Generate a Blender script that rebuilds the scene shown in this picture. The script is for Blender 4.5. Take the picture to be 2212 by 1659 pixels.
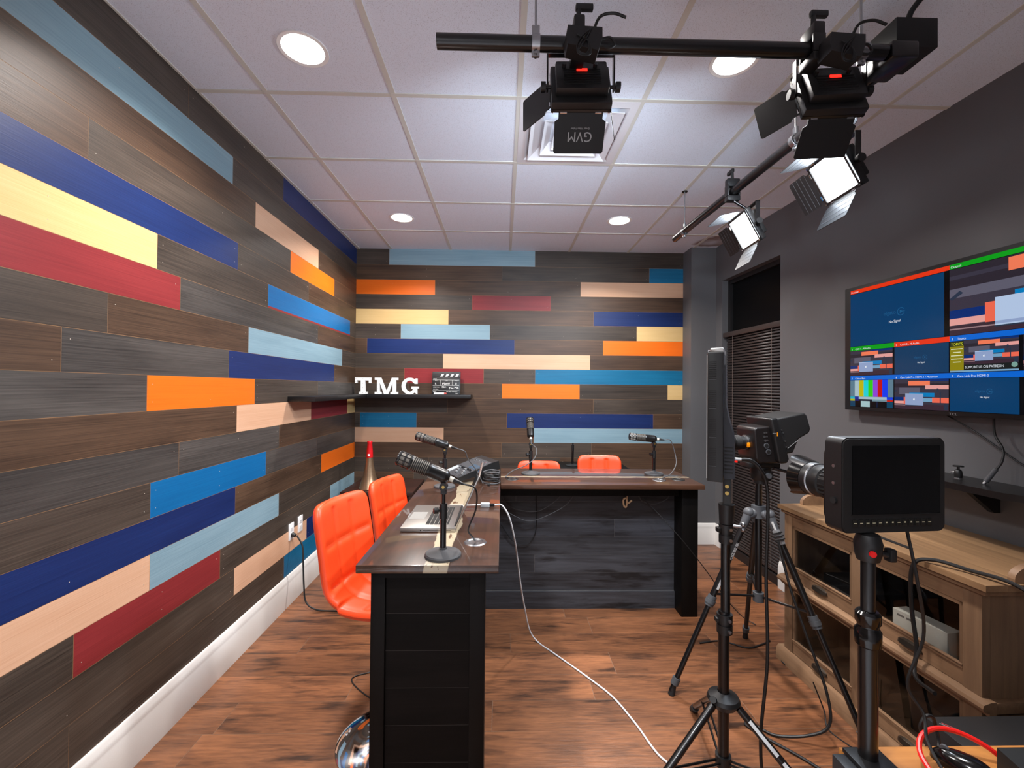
import bpy, bmesh, math, random
from math import sin, cos, pi, radians, sqrt, atan2
from mathutils import Vector as V, Matrix as M

for o in list(bpy.data.objects): bpy.data.objects.remove(o)
S = bpy.context.scene
COL = S.collection
R = random.Random(11)

# ------------------------------------------------------------------ camera
CZ, CEIL = 1.529, 2.941
YAW, PITCH, ROLL = 0.0224, 0.009, 0.0082
fwd = V((sin(YAW)*cos(PITCH), cos(YAW)*cos(PITCH), sin(PITCH)))
rt = V((cos(YAW), -sin(YAW), 0)); up = rt.cross(fwd)
r2 = rt*cos(ROLL) + up*sin(ROLL); u2 = up*cos(ROLL) - rt*sin(ROLL)
cam = bpy.data.cameras.new('camera'); cam.sensor_width = 36; cam.lens = 938.93/2212*36
cam.clip_start = 0.02
co = bpy.data.objects.new('camera', cam); COL.objects.link(co)
co.matrix_world = M(((r2.x, u2.x, -fwd.x, 0), (r2.y, u2.y, -fwd.y, 0), (r2.z, u2.z, -fwd.z, CZ), (0, 0, 0, 1)))
S.camera = co

# ------------------------------------------------------------------ light and exposure
w = bpy.data.worlds.new('world'); S.world = w; w.use_nodes = True
w.node_tree.nodes['Background'].inputs[0].default_value = (0.5, 0.5, 0.55, 1)
w.node_tree.nodes['Background'].inputs[1].default_value = 0.02
S.view_settings.view_transform = 'Standard'; S.view_settings.look = 'None'
S.view_settings.exposure = 0.55; S.view_settings.gamma = 1.0; S.view_settings.use_curve_mapping = False
CAN_W, LED_W, AB_W, REAR_W = 22.0, 10.5, 11.0, 28.0
CAN_C, LED_C, REAR_C = (1.0, 0.93, 0.88), (0.78, 0.88, 1.0), (0.96, 0.97, 1.0)

def area(name, loc, d, shape, sx, sy, power, color, spread=pi, parent=None):
    l = bpy.data.lights.new(name, 'AREA'); l.shape = shape; l.size = sx; l.size_y = sy
    l.energy = power; l.color = color; l.spread = spread
    o = bpy.data.objects.new(name, l); COL.objects.link(o)
    o.rotation_euler = V(d).to_track_quat('-Z', 'Y').to_euler()
    o.location = V(loc) - (parent.location if parent else V((0, 0, 0)))
    o.parent = parent
    return o

# ------------------------------------------------------------------ materials
def lin(c):
    return tuple((x/255/12.92 if x/255 <= 0.04045 else ((x/255+0.055)/1.055)**2.4) for x in c)
MATS = {}
def mat(name, rgb, rough=0.5, metal=0.0, coat=0.0, spec=0.5, bump=0.0, bscale=200.0, trans=0.0, var=0.0):
    if name in MATS: return MATS[name]
    m = bpy.data.materials.new(name); m.use_nodes = True; nt = m.node_tree
    b = nt.nodes['Principled BSDF']
    c = lin(rgb) + (1,)
    b.inputs['Base Color'].default_value = c; b.inputs['Roughness'].default_value = rough
    b.inputs['Metallic'].default_value = metal; b.inputs['Coat Weight'].default_value = coat
    b.inputs['Coat Roughness'].default_value = 0.06
    b.inputs['Specular IOR Level'].default_value = spec; b.inputs['Transmission Weight'].default_value = trans
    tc = nt.nodes.new('ShaderNodeTexCoord'); n = nt.nodes.new('ShaderNodeTexNoise')
    n.inputs['Scale'].default_value = bscale; n.inputs['Detail'].default_value = 3
    nt.links.new(tc.outputs['Object'], n.inputs['Vector'])
    mr = nt.nodes.new('ShaderNodeMapRange'); v = max(var, 0.04)
    mr.inputs['To Min'].default_value = 1-v; mr.inputs['To Max'].default_value = 1+v
    nt.links.new(n.outputs['Fac'], mr.inputs['Value'])
    mx = nt.nodes.new('ShaderNodeMix'); mx.data_type = 'RGBA'; mx.blend_type = 'MULTIPLY'
    mx.inputs[0].default_value = 1; mx.inputs[6].default_value = c
    nt.links.new(mr.outputs[0], mx.inputs[7]); nt.links.new(mx.outputs[2], b.inputs['Base Color'])
    if bump:
        bp = nt.nodes.new('ShaderNodeBump'); bp.inputs['Strength'].default_value = bump; bp.inputs['Distance'].default_value = 0.002
        nt.links.new(n.outputs['Fac'], bp.inputs['Height']); nt.links.new(bp.outputs[0], b.inputs['Normal'])
    MATS[name] = m
    return m

def wood(name, c1, c2, axis, rough=0.5, fine=90.0, amt=0.55, coat=0.0, rnd=0.18, blotch=None, bump=0.15, stretch=0.02, band=None, spec=0.5):
    """grain stretched along `axis` (0 x, 1 y, 2 z); each loose plank gets its own offset and value"""
    if name in MATS: return MATS[name]
    m = bpy.data.materials.new(name); m.use_nodes = True; nt = m.node_tree; N = nt.nodes.new; L = nt.links.new
    b = nt.nodes['Principled BSDF']
    tc = N('ShaderNodeTexCoord'); geo = N('ShaderNodeNewGeometry')
    mp = N('ShaderNodeMapping'); sc = [1, 1, 1]; sc[axis] = stretch; mp.inputs['Scale'].default_value = sc
    sh = N('ShaderNodeMath'); sh.operation = 'MULTIPLY'; sh.inputs[1].default_value = 37.0
    L(geo.outputs['Random Per Island'], sh.inputs[0])
    L(tc.outputs['Object'], mp.inputs['Vector'])
    n1 = N('ShaderNodeTexNoise'); n1.noise_dimensions = '4D'; n1.inputs['Scale'].default_value = fine; n1.inputs['Detail'].default_value = 6; n1.inputs['Roughness'].default_value = 0.65
    L(mp.outputs[0], n1.inputs['Vector']); L(sh.outputs[0], n1.inputs['W'])
    mp2 = N('ShaderNodeMapping'); sc2 = [1, 1, 1]; sc2[axis] = 0.18; mp2.inputs['Scale'].default_value = sc2
    L(tc.outputs['Object'], mp2.inputs['Vector'])
    n2 = N('ShaderNodeTexNoise'); n2.noise_dimensions = '4D'; n2.inputs['Scale'].default_value = 9; n2.inputs['Detail'].default_value = 5; n2.inputs['Distortion'].default_value = 0.6
    L(mp2.outputs[0], n2.inputs['Vector']); L(sh.outputs[0], n2.inputs['W'])
    r1 = N('ShaderNodeMapRange'); r1.inputs['From Min'].default_value = 0.3; r1.inputs['From Max'].default_value = 0.7
    L(n1.outputs['Fac'], r1.inputs['Value'])
    r2_ = N('ShaderNodeMapRange'); r2_.inputs['From Min'].default_value = 0.32; r2_.inputs['From Max'].default_value = 0.68
    L(n2.outputs['Fac'], r2_.inputs['Value'])
    ad = N('ShaderNodeMix'); ad.data_type = 'FLOAT'; ad.inputs[0].default_value = 1-amt
    L(r1.outputs[0], ad.inputs[2]); L(r2_.outputs[0], ad.inputs[3])
    cr = N('ShaderNodeMix'); cr.data_type = 'RGBA'; cr.inputs[6].default_value = lin(c1)+(1,); cr.inputs[7].default_value = lin(c2)+(1,)
    L(ad.outputs[0], cr.inputs[0])
    out = cr.outputs[2]
    if blotch:
        n3 = N('ShaderNodeTexNoise'); n3.noise_dimensions = '4D'; n3.inputs['Scale'].default_value = blotch[1]; n3.inputs['Detail'].default_value = 4; n3.inputs['Roughness'].default_value = 0.62
        L(mp2.outputs[0], n3.inputs['Vector']); L(sh.outputs[0], n3.inputs['W'])
        r3 = N('ShaderNodeMapRange'); r3.inputs['From Min'].default_value = blotch[2]; r3.inputs['From Max'].default_value = blotch[3]; r3.inputs['To Max'].default_value = blotch[4]
        L(n3.outputs['Fac'], r3.inputs['Value'])
        m3 = N('ShaderNodeMix'); m3.data_type = 'RGBA'; m3.inputs[7].default_value = lin(blotch[0])+(1,)
        L(r3.outputs[0], m3.inputs[0]); L(out, m3.inputs[6]); out = m3.outputs[2]
    if band:  # pale sapwood strip running along the slab: (coordinate axis, centre, half width, colour)
        ax, c0, hw, bc = band
        sp = N('ShaderNodeSeparateXYZ'); L(tc.outputs['Object'], sp.inputs[0])
        nb = N('ShaderNodeTexNoise'); nb.inputs['Scale'].default_value = 5.5; nb.inputs['Detail'].default_value = 2
        L(tc.outputs['Object'], nb.inputs['Vector'])
        k = N('ShaderNodeMath'); k.operation = 'MULTIPLY_ADD'; k.inputs[1].default_value = hw*1.6; k.inputs[2].default_value = -c0-hw*0.8
        L(nb.outputs['Fac'], k.inputs[0])
        a2 = N('ShaderNodeMath'); a2.operation = 'ADD'; L(sp.outputs[ax], a2.inputs[0]); L(k.outputs[0], a2.inputs[1])
        ab = N('ShaderNodeMath'); ab.operation = 'ABSOLUTE'; L(a2.outputs[0], ab.inputs[0])
        rb = N('ShaderNodeMapRange'); rb.inputs['From Min'].default_value = hw; rb.inputs['From Max'].default_value = hw*0.9
        L(ab.outputs[0], rb.inputs['Value'])
        m4 = N('ShaderNodeMix'); m4.data_type = 'RGBA'; L(rb.outputs[0], m4.inputs[0]); L(out, m4.inputs[6])
        vo = N('ShaderNodeTexNoise'); vo.inputs['Scale'].default_value = 60; L(mp2.outputs[0], vo.inputs['Vector'])
        rv = N('ShaderNodeMapRange'); rv.inputs['From Min'].default_value = 0.62; rv.inputs['From Max'].default_value = 0.68
        L(vo.outputs['Fac'], rv.inputs['Value'])
        m5 = N('ShaderNodeMix'); m5.data_type = 'RGBA'; m5.inputs[6].default_value = lin(bc)+(1,); m5.inputs[7].default_value = lin((90, 62, 40))+(1,)
        L(rv.outputs[0], m5.inputs[0]); L(m5.outputs[2], m4.inputs[7]); out = m4.outputs[2]
    rr = N('ShaderNodeMapRange'); rr.inputs['To Min'].default_value = 1-rnd; rr.inputs['To Max'].default_value = 1+rnd
    L(geo.outputs['Random Per Island'], rr.inputs['Value'])
    mu = N('ShaderNodeMix'); mu.data_type = 'RGBA'; mu.blend_type = 'MULTIPLY'; mu.inputs[0].default_value = 1
    L(out, mu.inputs[6]); L(rr.outputs[0], mu.inputs[7])
    L(mu.outputs[2], b.inputs['Base Color'])
    b.inputs['Roughness'].default_value = rough; b.inputs['Coat Weight'].default_value = coat; b.inputs['Coat Roughness'].default_value = 0.04
    b.inputs['Specular IOR Level'].default_value = spec
    if bump:
        bp = N('ShaderNodeBump'); bp.inputs['Strength'].default_value = bump; bp.inputs['Distance'].default_value = 0.002
        L(n1.outputs['Fac'], bp.inputs['Height']); L(bp.outputs[0], b.inputs['Normal'])
    MATS[name] = m
    return m

def emit(name, rgb, strength):
    if name in MATS: return MATS[name]
    m = bpy.data.materials.new(name); m.use_nodes = True; nt = m.node_tree
    b = nt.nodes['Principled BSDF']; b.inputs['Base Color'].default_value = (0.004, 0.004, 0.004, 1)
    b.inputs['Emission Color'].default_value = lin(rgb)+(1,); b.inputs['Emission Strength'].default_value = strength
    b.inputs['Roughness'].default_value = 0.15; b.inputs['Specular IOR Level'].default_value = 0.15
    MATS[name] = m
    return m

BLK = mat('black_plastic', (22, 22, 23), 0.42, var=0.1)
BLKM = mat('black_matte', (16, 16, 17), 0.65)
BLKG = mat('black_gloss', (12, 11, 11), 0.16)
BLKP = mat('black_painted_steel', (14, 13, 14), 0.28, coat=0.2)
GRY = mat('grey_plastic', (78, 80, 84), 0.5)
GRY2 = mat('mid_grey_plastic', (120, 121, 122), 0.5)
CHR = mat('chrome', (225, 225, 228), 0.05, 1.0)
STL = mat('zinc_steel', (170, 172, 175), 0.32, 1.0, bscale=60, var=0.15)
ALU = mat('aluminium', (196, 194, 190), 0.34, 1.0)
WHT = mat('white_plastic', (236, 236, 236), 0.35)
WHTP = mat('white_trim_paint', (214, 212, 208), 0.4)
WALLG = mat('grey_wall_paint', (94, 94, 96), 0.55, bump=0.06, bscale=350)
CABLE = mat('black_cable', (15, 15, 16), 0.5)
CABLEG = mat('grey_cable', (70, 70, 72), 0.5)
CABLEW = mat('white_braided_cable', (205, 206, 208), 0.55, bump=0.4, bscale=900)
REDC = mat('red_cable', (225, 30, 25), 0.4)
BRASS = mat('brass', (190, 160, 95), 0.3, 1.0)

# ------------------------------------------------------------------ mesh builder
def basis(d):
    d = V(d).normalized(); a = V((0, 0, 1)) if abs(d.z) < 0.9 else V((1, 0, 0))
    x = a.cross(d).normalized(); return x, d.cross(x), d
def crom(pts, n=8):
    P = [V(p) for p in pts]
    if len(P) < 3: return P
    out = []
    for i in range(len(P)-1):
        a = P[i-1] if i else P[0]*2-P[1]
        b, c = P[i], P[i+1]; d = P[i+2] if i+2 < len(P) else P[-1]*2-P[-2]
        for k in range(n):
            t = k/n
            out.append(0.5*((2*b)+(c-a)*t+(2*a-5*b+4*c-d)*t*t+(3*b-a-3*c+d)*t**3))
    out.append(P[-1]); return out

class MB:
    def __init__(s, xf=None): s.v = []; s.f = []; s.mi = []; s.sm = []; s.mats = []; s.xf = xf
    def _m(s, m):
        if m is None: m = s.mats[-1] if s.mats else BLK
        if m not in s.mats: s.mats.append(m)
        return s.mats.index(m)
    def add(s, vs, fs, m=None, smooth=False):
        b = len(s.v); i = s._m(m)
        s.v += [(s.xf @ V(p) if s.xf else V(p)) for p in vs]
        for f in fs: s.f.append([b+k for k in f]); s.mi.append(i); s.sm.append(smooth)
        return s
    def box(s, lo, hi, m=None, bev=0.0):
        x0, y0, z0 = lo; x1, y1, z1 = hi
        if bev <= 0:
            vs = [(x0,y0,z0),(x1,y0,z0),(x1,y1,z0),(x0,y1,z0),(x0,y0,z1),(x1,y0,z1),(x1,y1,z1),(x0,y1,z1)]
            return s.add(vs, [(3,2,1,0),(4,5,6,7),(0,1,5,4),(1,2,6,5),(2,3,7,6),(3,0,4,7)], m)
        bm = bmesh.new(); bmesh.ops.create_cube(bm, size=1)
        for q in bm.verts: q.co = V(((x0+x1)/2+q.co.x*(x1-x0), (y0+y1)/2+q.co.y*(y1-y0), (z0+z1)/2+q.co.z*(z1-z0)))
        bmesh.ops.bevel(bm, geom=bm.edges[:], offset=bev, segments=2, affect='EDGES', profile=0.6)
        return s.bm(bm, m, True)
    def bm(s, bm, m=None, smooth=False):
        bm.verts.index_update()
        s.add([q.co.copy() for q in bm.verts], [[q.index for q in f.verts] for f in bm.faces], m, smooth); bm.free(); return s
    def cyl(s, a, b, r, m=None, r1=None, n=20, caps=True, smooth=True):
        a, b = V(a), V(b); r1 = r if r1 is None else r1; x, y, d = basis(b-a)
        vs = []
        for k in range(n):
            t = 2*pi*k/n; e = x*cos(t)+y*sin(t); vs += [a+e*r, b+e*r1]
        s.add(vs, [(2*k, (2*k+2) % (2*n), (2*k+3) % (2*n), 2*k+1) for k in range(n)], m, smooth)
        if caps:
            s.add(vs[0::2], [list(range(n))[::-1]], m); s.add(vs[1::2], [list(range(n))], m)
        return s
    def lathe(s, prof, o=(0,0,0), d=(0,0,1), m=None, n=32, smooth=True):
        x, y, d = basis(d); o = V(o); vs = []; k = len(prof)
        for i in range(n):
            t = 2*pi*i/n; e = x*cos(t)+y*sin(t)
            for (r, h) in prof: vs.append(o+e*max(r, 1e-5)+d*h)
        fs = []
        for i in range(n):
            j = (i+1) % n
            for q in range(k-1): fs.append((i*k+q, j*k+q, j*k+q+1, i*k+q+1))
        return s.add(vs, fs, m, smooth)
    def tube(s, pts, r, m=None, n=8, sub=8, curve=True):
        P = crom(pts, sub) if curve else [V(p) for p in pts]
        vs = []; px = None
        for i, p in enumerate(P):
            t = (P[min(i+1, len(P)-1)]-P[max(i-1, 0)])
            if t.length < 1e-9: t = V((0, 0, 1))
            t.normalize()
            if px is None: px = basis(t)[0]
            px = (px-t*px.dot(t)); px = px.normalized() if px.length > 1e-6 else basis(t)[0]
            py = t.cross(px)
            vs += [p+(px*cos(2*pi*k/n)+py*sin(2*pi*k/n))*r for k in range(n)]
        fs = [(i*n+k, i*n+(k+1) % n, (i+1)*n+(k+1) % n, (i+1)*n+k) for i in range(len(P)-1) for k in range(n)]
        fs += [list(range(n))[::-1], [len(P)*n-n+k for k in range(n)]]
        return s.add(vs, fs, m, True)
    def prism(s, poly, ax, a, b, m=None, smooth=False):
        """poly: 2D outline; ax: 0 -> (y,z) extruded in x, 1 -> (x,z) in y, 2 -> (x,y) in z"""
        def p3(p, h): return (h, p[0], p[1]) if ax == 0 else (p[0], h, p[1]) if ax == 1 else (p[0], p[1], h)
        n = len(poly)
        s.add([p3(p, a) for p in poly]+[p3(p, b) for p in poly],
              [list(range(n))[::-1], list(range(n, 2*n))]+[(k, (k+1) % n, n+(k+1) % n, n+k) for k in range(n)], m, smooth)
        return s
    def sphere(s, c, r, m=None, n=16, sc=(1, 1, 1)):
        bm = bmesh.new(); bmesh.ops.create_uvsphere(bm, u_segments=n, v_segments=n//2+2, radius=r)
        for q in bm.verts: q.co = V(c)+V((q.co.x*sc[0], q.co.y*sc[1], q.co.z*sc[2]))
        return s.bm(bm, m, True)
    def quad(s, a, b, c, d, m=None): return s.add([a, b, c, d], [(0, 1, 2, 3)], m)
    def text(s, txt, xf, size, m, depth=0.0, align='LEFT', sx=1.0):
        cu = bpy.data.curves.new('t', 'FONT'); cu.body = txt; cu.size = size; cu.extrude = depth; cu.align_x = align; cu.resolution_u = 3
        ob = bpy.data.objects.new('t', cu); COL.objects.link(ob)
        bpy.context.view_layer.update(); dg = bpy.context.evaluated_depsgraph_get()
        me = bpy.data.meshes.new_from_object(ob.evaluated_get(dg))
        s.add([xf @ V((q.co.x*sx, q.co.y, q.co.z)) for q in me.vertices], [list(p.vertices) for p in me.polygons], m)
        bpy.data.objects.remove(ob); bpy.data.curves.remove(cu); bpy.data.meshes.remove(me); return s
    def build(s, name, parent=None, origin=None, fix=True):
        o0 = V(origin) if origin is not None else V((0, 0, 0))
        p = parent
        while p is not None: o0 = o0+p.location; p = p.parent
        me = bpy.data.meshes.new(name)
        me.from_pydata([tuple(q-o0) for q in s.v], [], s.f)
        for m in s.mats: me.materials.append(m)
        me.polygons.foreach_set('material_index', s.mi); me.polygons.foreach_set('use_smooth', s.sm)
        if fix:
            bm = bmesh.new(); bm.from_mesh(me); bmesh.ops.recalc_face_normals(bm, faces=bm.faces[:]); bm.to_mesh(me); bm.free()
        me.update()
        try: me.set_sharp_from_angle(angle=radians(38))
        except Exception: pass
        o = bpy.data.objects.new(name, me); COL.objects.link(o)
        o.parent = parent
        if origin is not None: o.location = V(origin)
        return o

def tag(o, label, cat, group=None, kind=None):
    o['label'] = label; o['category'] = cat
    if group: o['group'] = group
    if kind: o['kind'] = kind
    return o
def thing(name, label, cat, loc, group=None):
    o = bpy.data.objects.new(name, None); COL.objects.link(o); o.location = loc; o.empty_display_size = 0.05
    return tag(o, label, cat, group)
def struct(o): o['kind'] = 'structure'; return o
def copy_thing(root):
    c = root.copy(); COL.objects.link(c)
    for ch in list(root.children):
        d = ch.copy(); COL.objects.link(d); d.parent = c
        for g in list(ch.children):
            e = g.copy(); COL.objects.link(e); e.parent = d
    return c

# ------------------------------------------------------------------ room shell
XL, DB, YP = -1.479, 4.469, 4.276
YR = -1.7                                  # wall behind the camera
SR = -0.0412
MR = M.Translation((2.175, 3.0, 0)) @ M.Rotation(math.asin(-SR), 4, 'Z')    # right wall frame: -x into room, y along wall
def xl(y): return XL-0.0085*(y-2)

# floor: individual hand-scraped planks
FLOOR = wood('floor_wood', (58, 36, 26), (152, 99, 65), 0, 0.33, 100, 0.5, rnd=0.2, blotch=((32, 22, 18), 15, 0.52, 0.66, 0.85), bump=0.35, stretch=0.09)
fb = MB(); fb.box((-1.9, YR-0.1, -0.06), (2.7, 4.9, -0.0007), mat('floor_gap', (120, 96, 78), 0.7))
y = YR; k = 0
while y < 4.6:
    x = -1.8-R.random()*1.1
    while x < 2.6:
        L = 1.22
        fb.box((max(x, -1.8), y+0.0011, -0.02), (min(x+L, 2.6), y+0.1909, 0.0), FLOOR); x += L+0.0022
    y += 0.192; k += 1
struct(fb.build('floor'))

bounce_rug = tag(MB().box((-1.25, -1.55, 0.0005), (1.7, 0.25, 0.012), mat('pale_bounce_rug', (214, 216, 222), 0.9, bump=0.3), 0.004).build('bounce_rug', None, (0.2, -0.6, 0.0005)), 'large pale floor covering added out of view behind the camera to bounce light', 'bounce_rug')  # added out of view to bounce neutral light up to the ceiling

# ceiling tiles and grid
def tile_mat():
    m = bpy.data.materials.new('ceiling_tile'); m.use_nodes = True; nt = m.node_tree; N = nt.nodes.new; L = nt.links.new
    b = nt.nodes['Principled BSDF']; b.inputs['Roughness'].default_value = 0.9
    tc = N('ShaderNodeTexCoord'); n = N('ShaderNodeTexNoise'); n.inputs['Scale'].default_value = 380; n.inputs['Detail'].default_value = 2
    L(tc.outputs['Object'], n.inputs['Vector'])
    mr = N('ShaderNodeMapRange'); mr.inputs['From Min'].default_value = 0.30; mr.inputs['From Max'].default_value = 0.42
    L(n.outputs['Fac'], mr.inputs['Value'])
    mx = N('ShaderNodeMix'); mx.data_type = 'RGBA'; mx.inputs[6].default_value = lin((184, 188, 198))+(1,); mx.inputs[7].default_value = lin((230, 239, 252))+(1,)
    L(mr.outputs[0], mx.inputs[0])
    # brown water stain on the tile by the far right corner
    sp = N('ShaderNodeVectorMath'); sp.operation = 'SUBTRACT'; sp.inputs[1].default_value = (2.02, 4.10, CEIL)
    L(tc.outputs['Object'], sp.inputs[0])
    ln = N('ShaderNodeVectorMath'); ln.operation = 'LENGTH'; L(sp.outputs[0], ln.inputs[0])
    n2 = N('ShaderNodeTexNoise'); n2.inputs['Scale'].default_value = 6; L(tc.outputs['Object'], n2.inputs['Vector'])
    a = N('ShaderNodeMath'); a.operation = 'MULTIPLY_ADD'; a.inputs[1].default_value = 0.22; L(n2.outputs['Fac'], a.inputs[0]); L(ln.outputs['Value'], a.inputs[2])
    cr = N('ShaderNodeValToRGB'); e = cr.color_ramp.elements
    e[0].position = 0.12; e[0].color = (0.25, 0.25, 0.25, 1); e[1].position = 0.30; e[1].color = (0, 0, 0, 1)
    q = cr.color_ramp.elements.new(0.24); q.color = (0.85, 0.85, 0.85, 1)
    L(a.outputs[0], cr.inputs[0])
    m2 = N('ShaderNodeMix'); m2.data_type = 'RGBA'; m2.inputs[7].default_value = lin((110, 72, 44))+(1,)
    L(cr.outputs[0], m2.inputs[0]); L(mx.outputs[2], m2.inputs[6]); L(m2.outputs[2], b.inputs['Base Color'])
    return m
TILE = tile_mat(); GRID = mat('grid_paint', (212, 212, 204), 0.5)
GX, GY, GS = -1.1484, 2.105, 0.6096
ce = MB()
for i in range(-1, 7):
    for j in range(-8, 4):
        x0, y0 = GX+i*GS, GY+j*GS
        if (i, j) == (2, 0): continue
        ce.box((max(x0+0.011, -1.6), y0+0.011, CEIL+0.003), (min(x0+GS-0.011, 2.7), y0+GS-0.011, CEIL+0.02), TILE)
ce.box((-1.7, YR-0.1, CEIL+0.03), (2.7, 4.8, CEIL+0.08), TILE)
ceiling = struct(ce.build('ceiling'))
cg = MB()
for i in range(0, 7): cg.box((GX+i*GS-0.012, YR, CEIL), (GX+i*GS+0.012, 4.6, CEIL+0.006), GRID)
for j in range(-7, 5): cg.box((-1.6, GY+j*GS-0.012, CEIL-0.0006), (2.7, GY+j*GS+0.012, CEIL+0.005), GRID)
cg.box((-1.53, YR, CEIL-0.0008), (XL+0.012, 4.6, CEIL+0.005), GRID)
cg.build('ceiling_grid', ceiling)

# painted plank walls
PC = {'C': ((200, 166, 108), (216, 186, 132)), 'R': ((112, 32, 36), (142, 48, 50)), 'N': ((12, 30, 76), (26, 48, 102)), 'L': ((108, 138, 152), (138, 166, 178)),
      'O': ((230, 98, 14), (242, 116, 26)), 'B': ((0, 84, 140), (8, 106, 164)), 'T': ((8, 84, 122), (20, 112, 152)), 'P': ((200, 154, 122), (216, 176, 146)),
      'd': ((30, 26, 23), (87, 76, 67)), 'b': ((36, 26, 20), (97, 74, 57)), 'g': ((36, 34, 33), (88, 83, 79))}
def pm(c, axis):
    bright = c.isupper()
    return wood('plank_'+{'d': 'dark', 'b': 'brown', 'g': 'slate', 'C': 'cream', 'R': 'red', 'N': 'navy', 'L': 'pale_blue', 'O': 'orange', 'B': 'blue', 'T': 'teal', 'P': 'peach'}[c]+('_along_x' if axis == 0 else '_along_y'),
                PC[c][0], PC[c][1], axis, 0.42, 250, 0.6, rnd=0.03 if bright else 0.14, bump=0.2, stretch=0.007, spec=0.35)
ZT, PH, GAP = 2.931, 0.1512, 0.0009
SEAM = mat('raw_plank_edge', (136, 102, 68), 0.7, bscale=9, var=0.8)
NAIL = mat('nail_head', (190, 180, 165), 0.5)
BACK = [('d', -1.168, 'L', .328, 'd', 9), ('b', -.012, 'd', 1.516, 'T', 9), ('O', -.698, 'b', .801, 'P', 9), ('d', -.316, 'R', .493, 'b', 9),
        ('C', -.558, 'b', .937, 'N', 9), ('d', -1.043, 'L', -.132, 'd', 1.388, 'C', 9), ('b', -1.384, 'N', .123, 'b', 1.038, 'O', 9),
        ('d', -.609, 'P', .905, 'b', 9), ('b', -1.002, 'R', -.192, 'd', .337, 'T', 9), ('d', -.955, 'b', -.003, 'O', .798, 'd', 1.714, 'C', 9),
        ('d', -.558, 'b', .94, 'd', 9), ('d', -1.448, 'T', -.874, 'b', .049, 'N', 1.565, 'b', 9), ('P', -.596, 'b', .328, 'L', 9),
        ('b', -.003, 'd', .926, 'b', 9), ('d', -.75, 'd', .6, 'b', 9), ('b', -.9, 'd', .3, 'b', 9), ('d', -.3, 'b', 1.0, 'd', 9), ('b', -.7, 'd', .5, 'b', 9), ('d', 0, 'b', 9)]
wb = MB(); wb.box((-1.75, DB+0.0003, 0), (1.87, DB+0.14, CEIL+0.03), SEAM)
for k, row in enumerate(BACK):
    x = -1.56; zt = ZT-PH*k if k else CEIL+0.02; zb = max(ZT-PH*(k+1), 0)
    for c, xe in zip(row[::2], row[1::2]):
        xe = min(xe, 1.872)
        wb.box((x+GAP, DB, zb+GAP), (xe-GAP, DB+0.02, zt-GAP), pm(c, 0))
        for xx in (x+0.03, xe-0.03, (x+xe)/2):
            for fz in (0.25, 0.75):
                if R.random() < 0.4: wb.box((xx-.0013, DB-.0004, zb+PH*fz-.0013), (xx+.0013, DB+.001, zb+PH*fz+.0013), NAIL)
        x = xe
struct(wb.build('wall_back'))
LEFT = [('d', 2.057, 'd', 2.954, 'N', 9), ('L', 2.401, 'd', 3.901, 'd', 9), ('b', 2.626, 'P', 3.536, 'b', 9), ('b', 1.567, 'd', 3.068, 'O', 3.878, 'b', 9),
        ('N', 2.458, 'd', 3.365, 'b', 9), ('C', 1.886, 'd', 2.779, 'B', 4.296, 'd', 9), ('R', 2.023, 'g', 3.545, 'b', 9), ('d', 1.656, 'b', 2.57, 'L', 4.091, 'd', 9),
        ('b', 1.485, 'g', 2.388, 'N', 3.901, 'b', 9), ('g', 1.842, 'O', 2.642, 'd', 3.55, 'g', 9), ('b', 2.466, 'P', 3.432, 'R', 4.243, 'C', 9),
        ('g', 2.029, 'g', 2.941, 'b', 9), ('d', 1.868, 'B', 2.778, 'g', 3.545, 'g', 9), ('N', 2.463, 'b', 3.641, 'O', 9), ('P', 1.871, 'L', 2.947, 'd', 9),
        ('d', 1.545, 'R', 2.337, 'd', 3.838, 'L', 9), ('d', 2.461, 'P', 3.376, 'N', 9), ('d', 1.534, 'd', 3.028, 'T', 9), ('d', 2.6, 'b', 9)]
XFL = M(((1, -0.0085, 0, XL+0.017), (0, 1, 0, 0), (0, 0, 1, 0), (0, 0, 0, 1)))
wl = MB(XFL); wl.box((-0.14, YR, 0), (-0.0003, DB+0.1, CEIL+0.03), SEAM)
for k, row in enumerate(LEFT):
    yy = YR; zt = ZT-PH*k if k else CEIL+0.02; zb = max(ZT-PH*(k+1), 0)
    for c, ye in zip(row[::2], row[1::2]):
        ye = min(ye, DB+0.01); ys = yy
        if yy == YR: # boards that begin out of the picture
            cut = 0.1+R.random()*0.9 if c.isupper() else -0.5+R.random()*1.2
            wl.box((-0.02, yy+GAP, zb+GAP), (0, cut-GAP, zt-GAP), pm('d' if k % 2 else 'b', 1)); ys = cut
        wl.box((-0.02, ys+GAP, zb+GAP), (0, ye-GAP, zt-GAP), pm(c, 1))
        if k == 5 and c == 'B': wl.box((-0.02, ys+GAP, zb+GAP), (0.0006, ye-GAP, zb+0.014), pm('R', 1))
        for xx in (ys+0.03, ye-0.03, (ys+ye)/2):
            for fz in (0.25, 0.75):
                if R.random() < 0.45 and zb > 0.15: wl.box((0, xx-.0014, zb+PH*fz-.0014), (.0004, xx+.0014, zb+PH*fz+.0014), NAIL)
        yy = ye
struct(wl.build('wall_left'))

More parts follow.
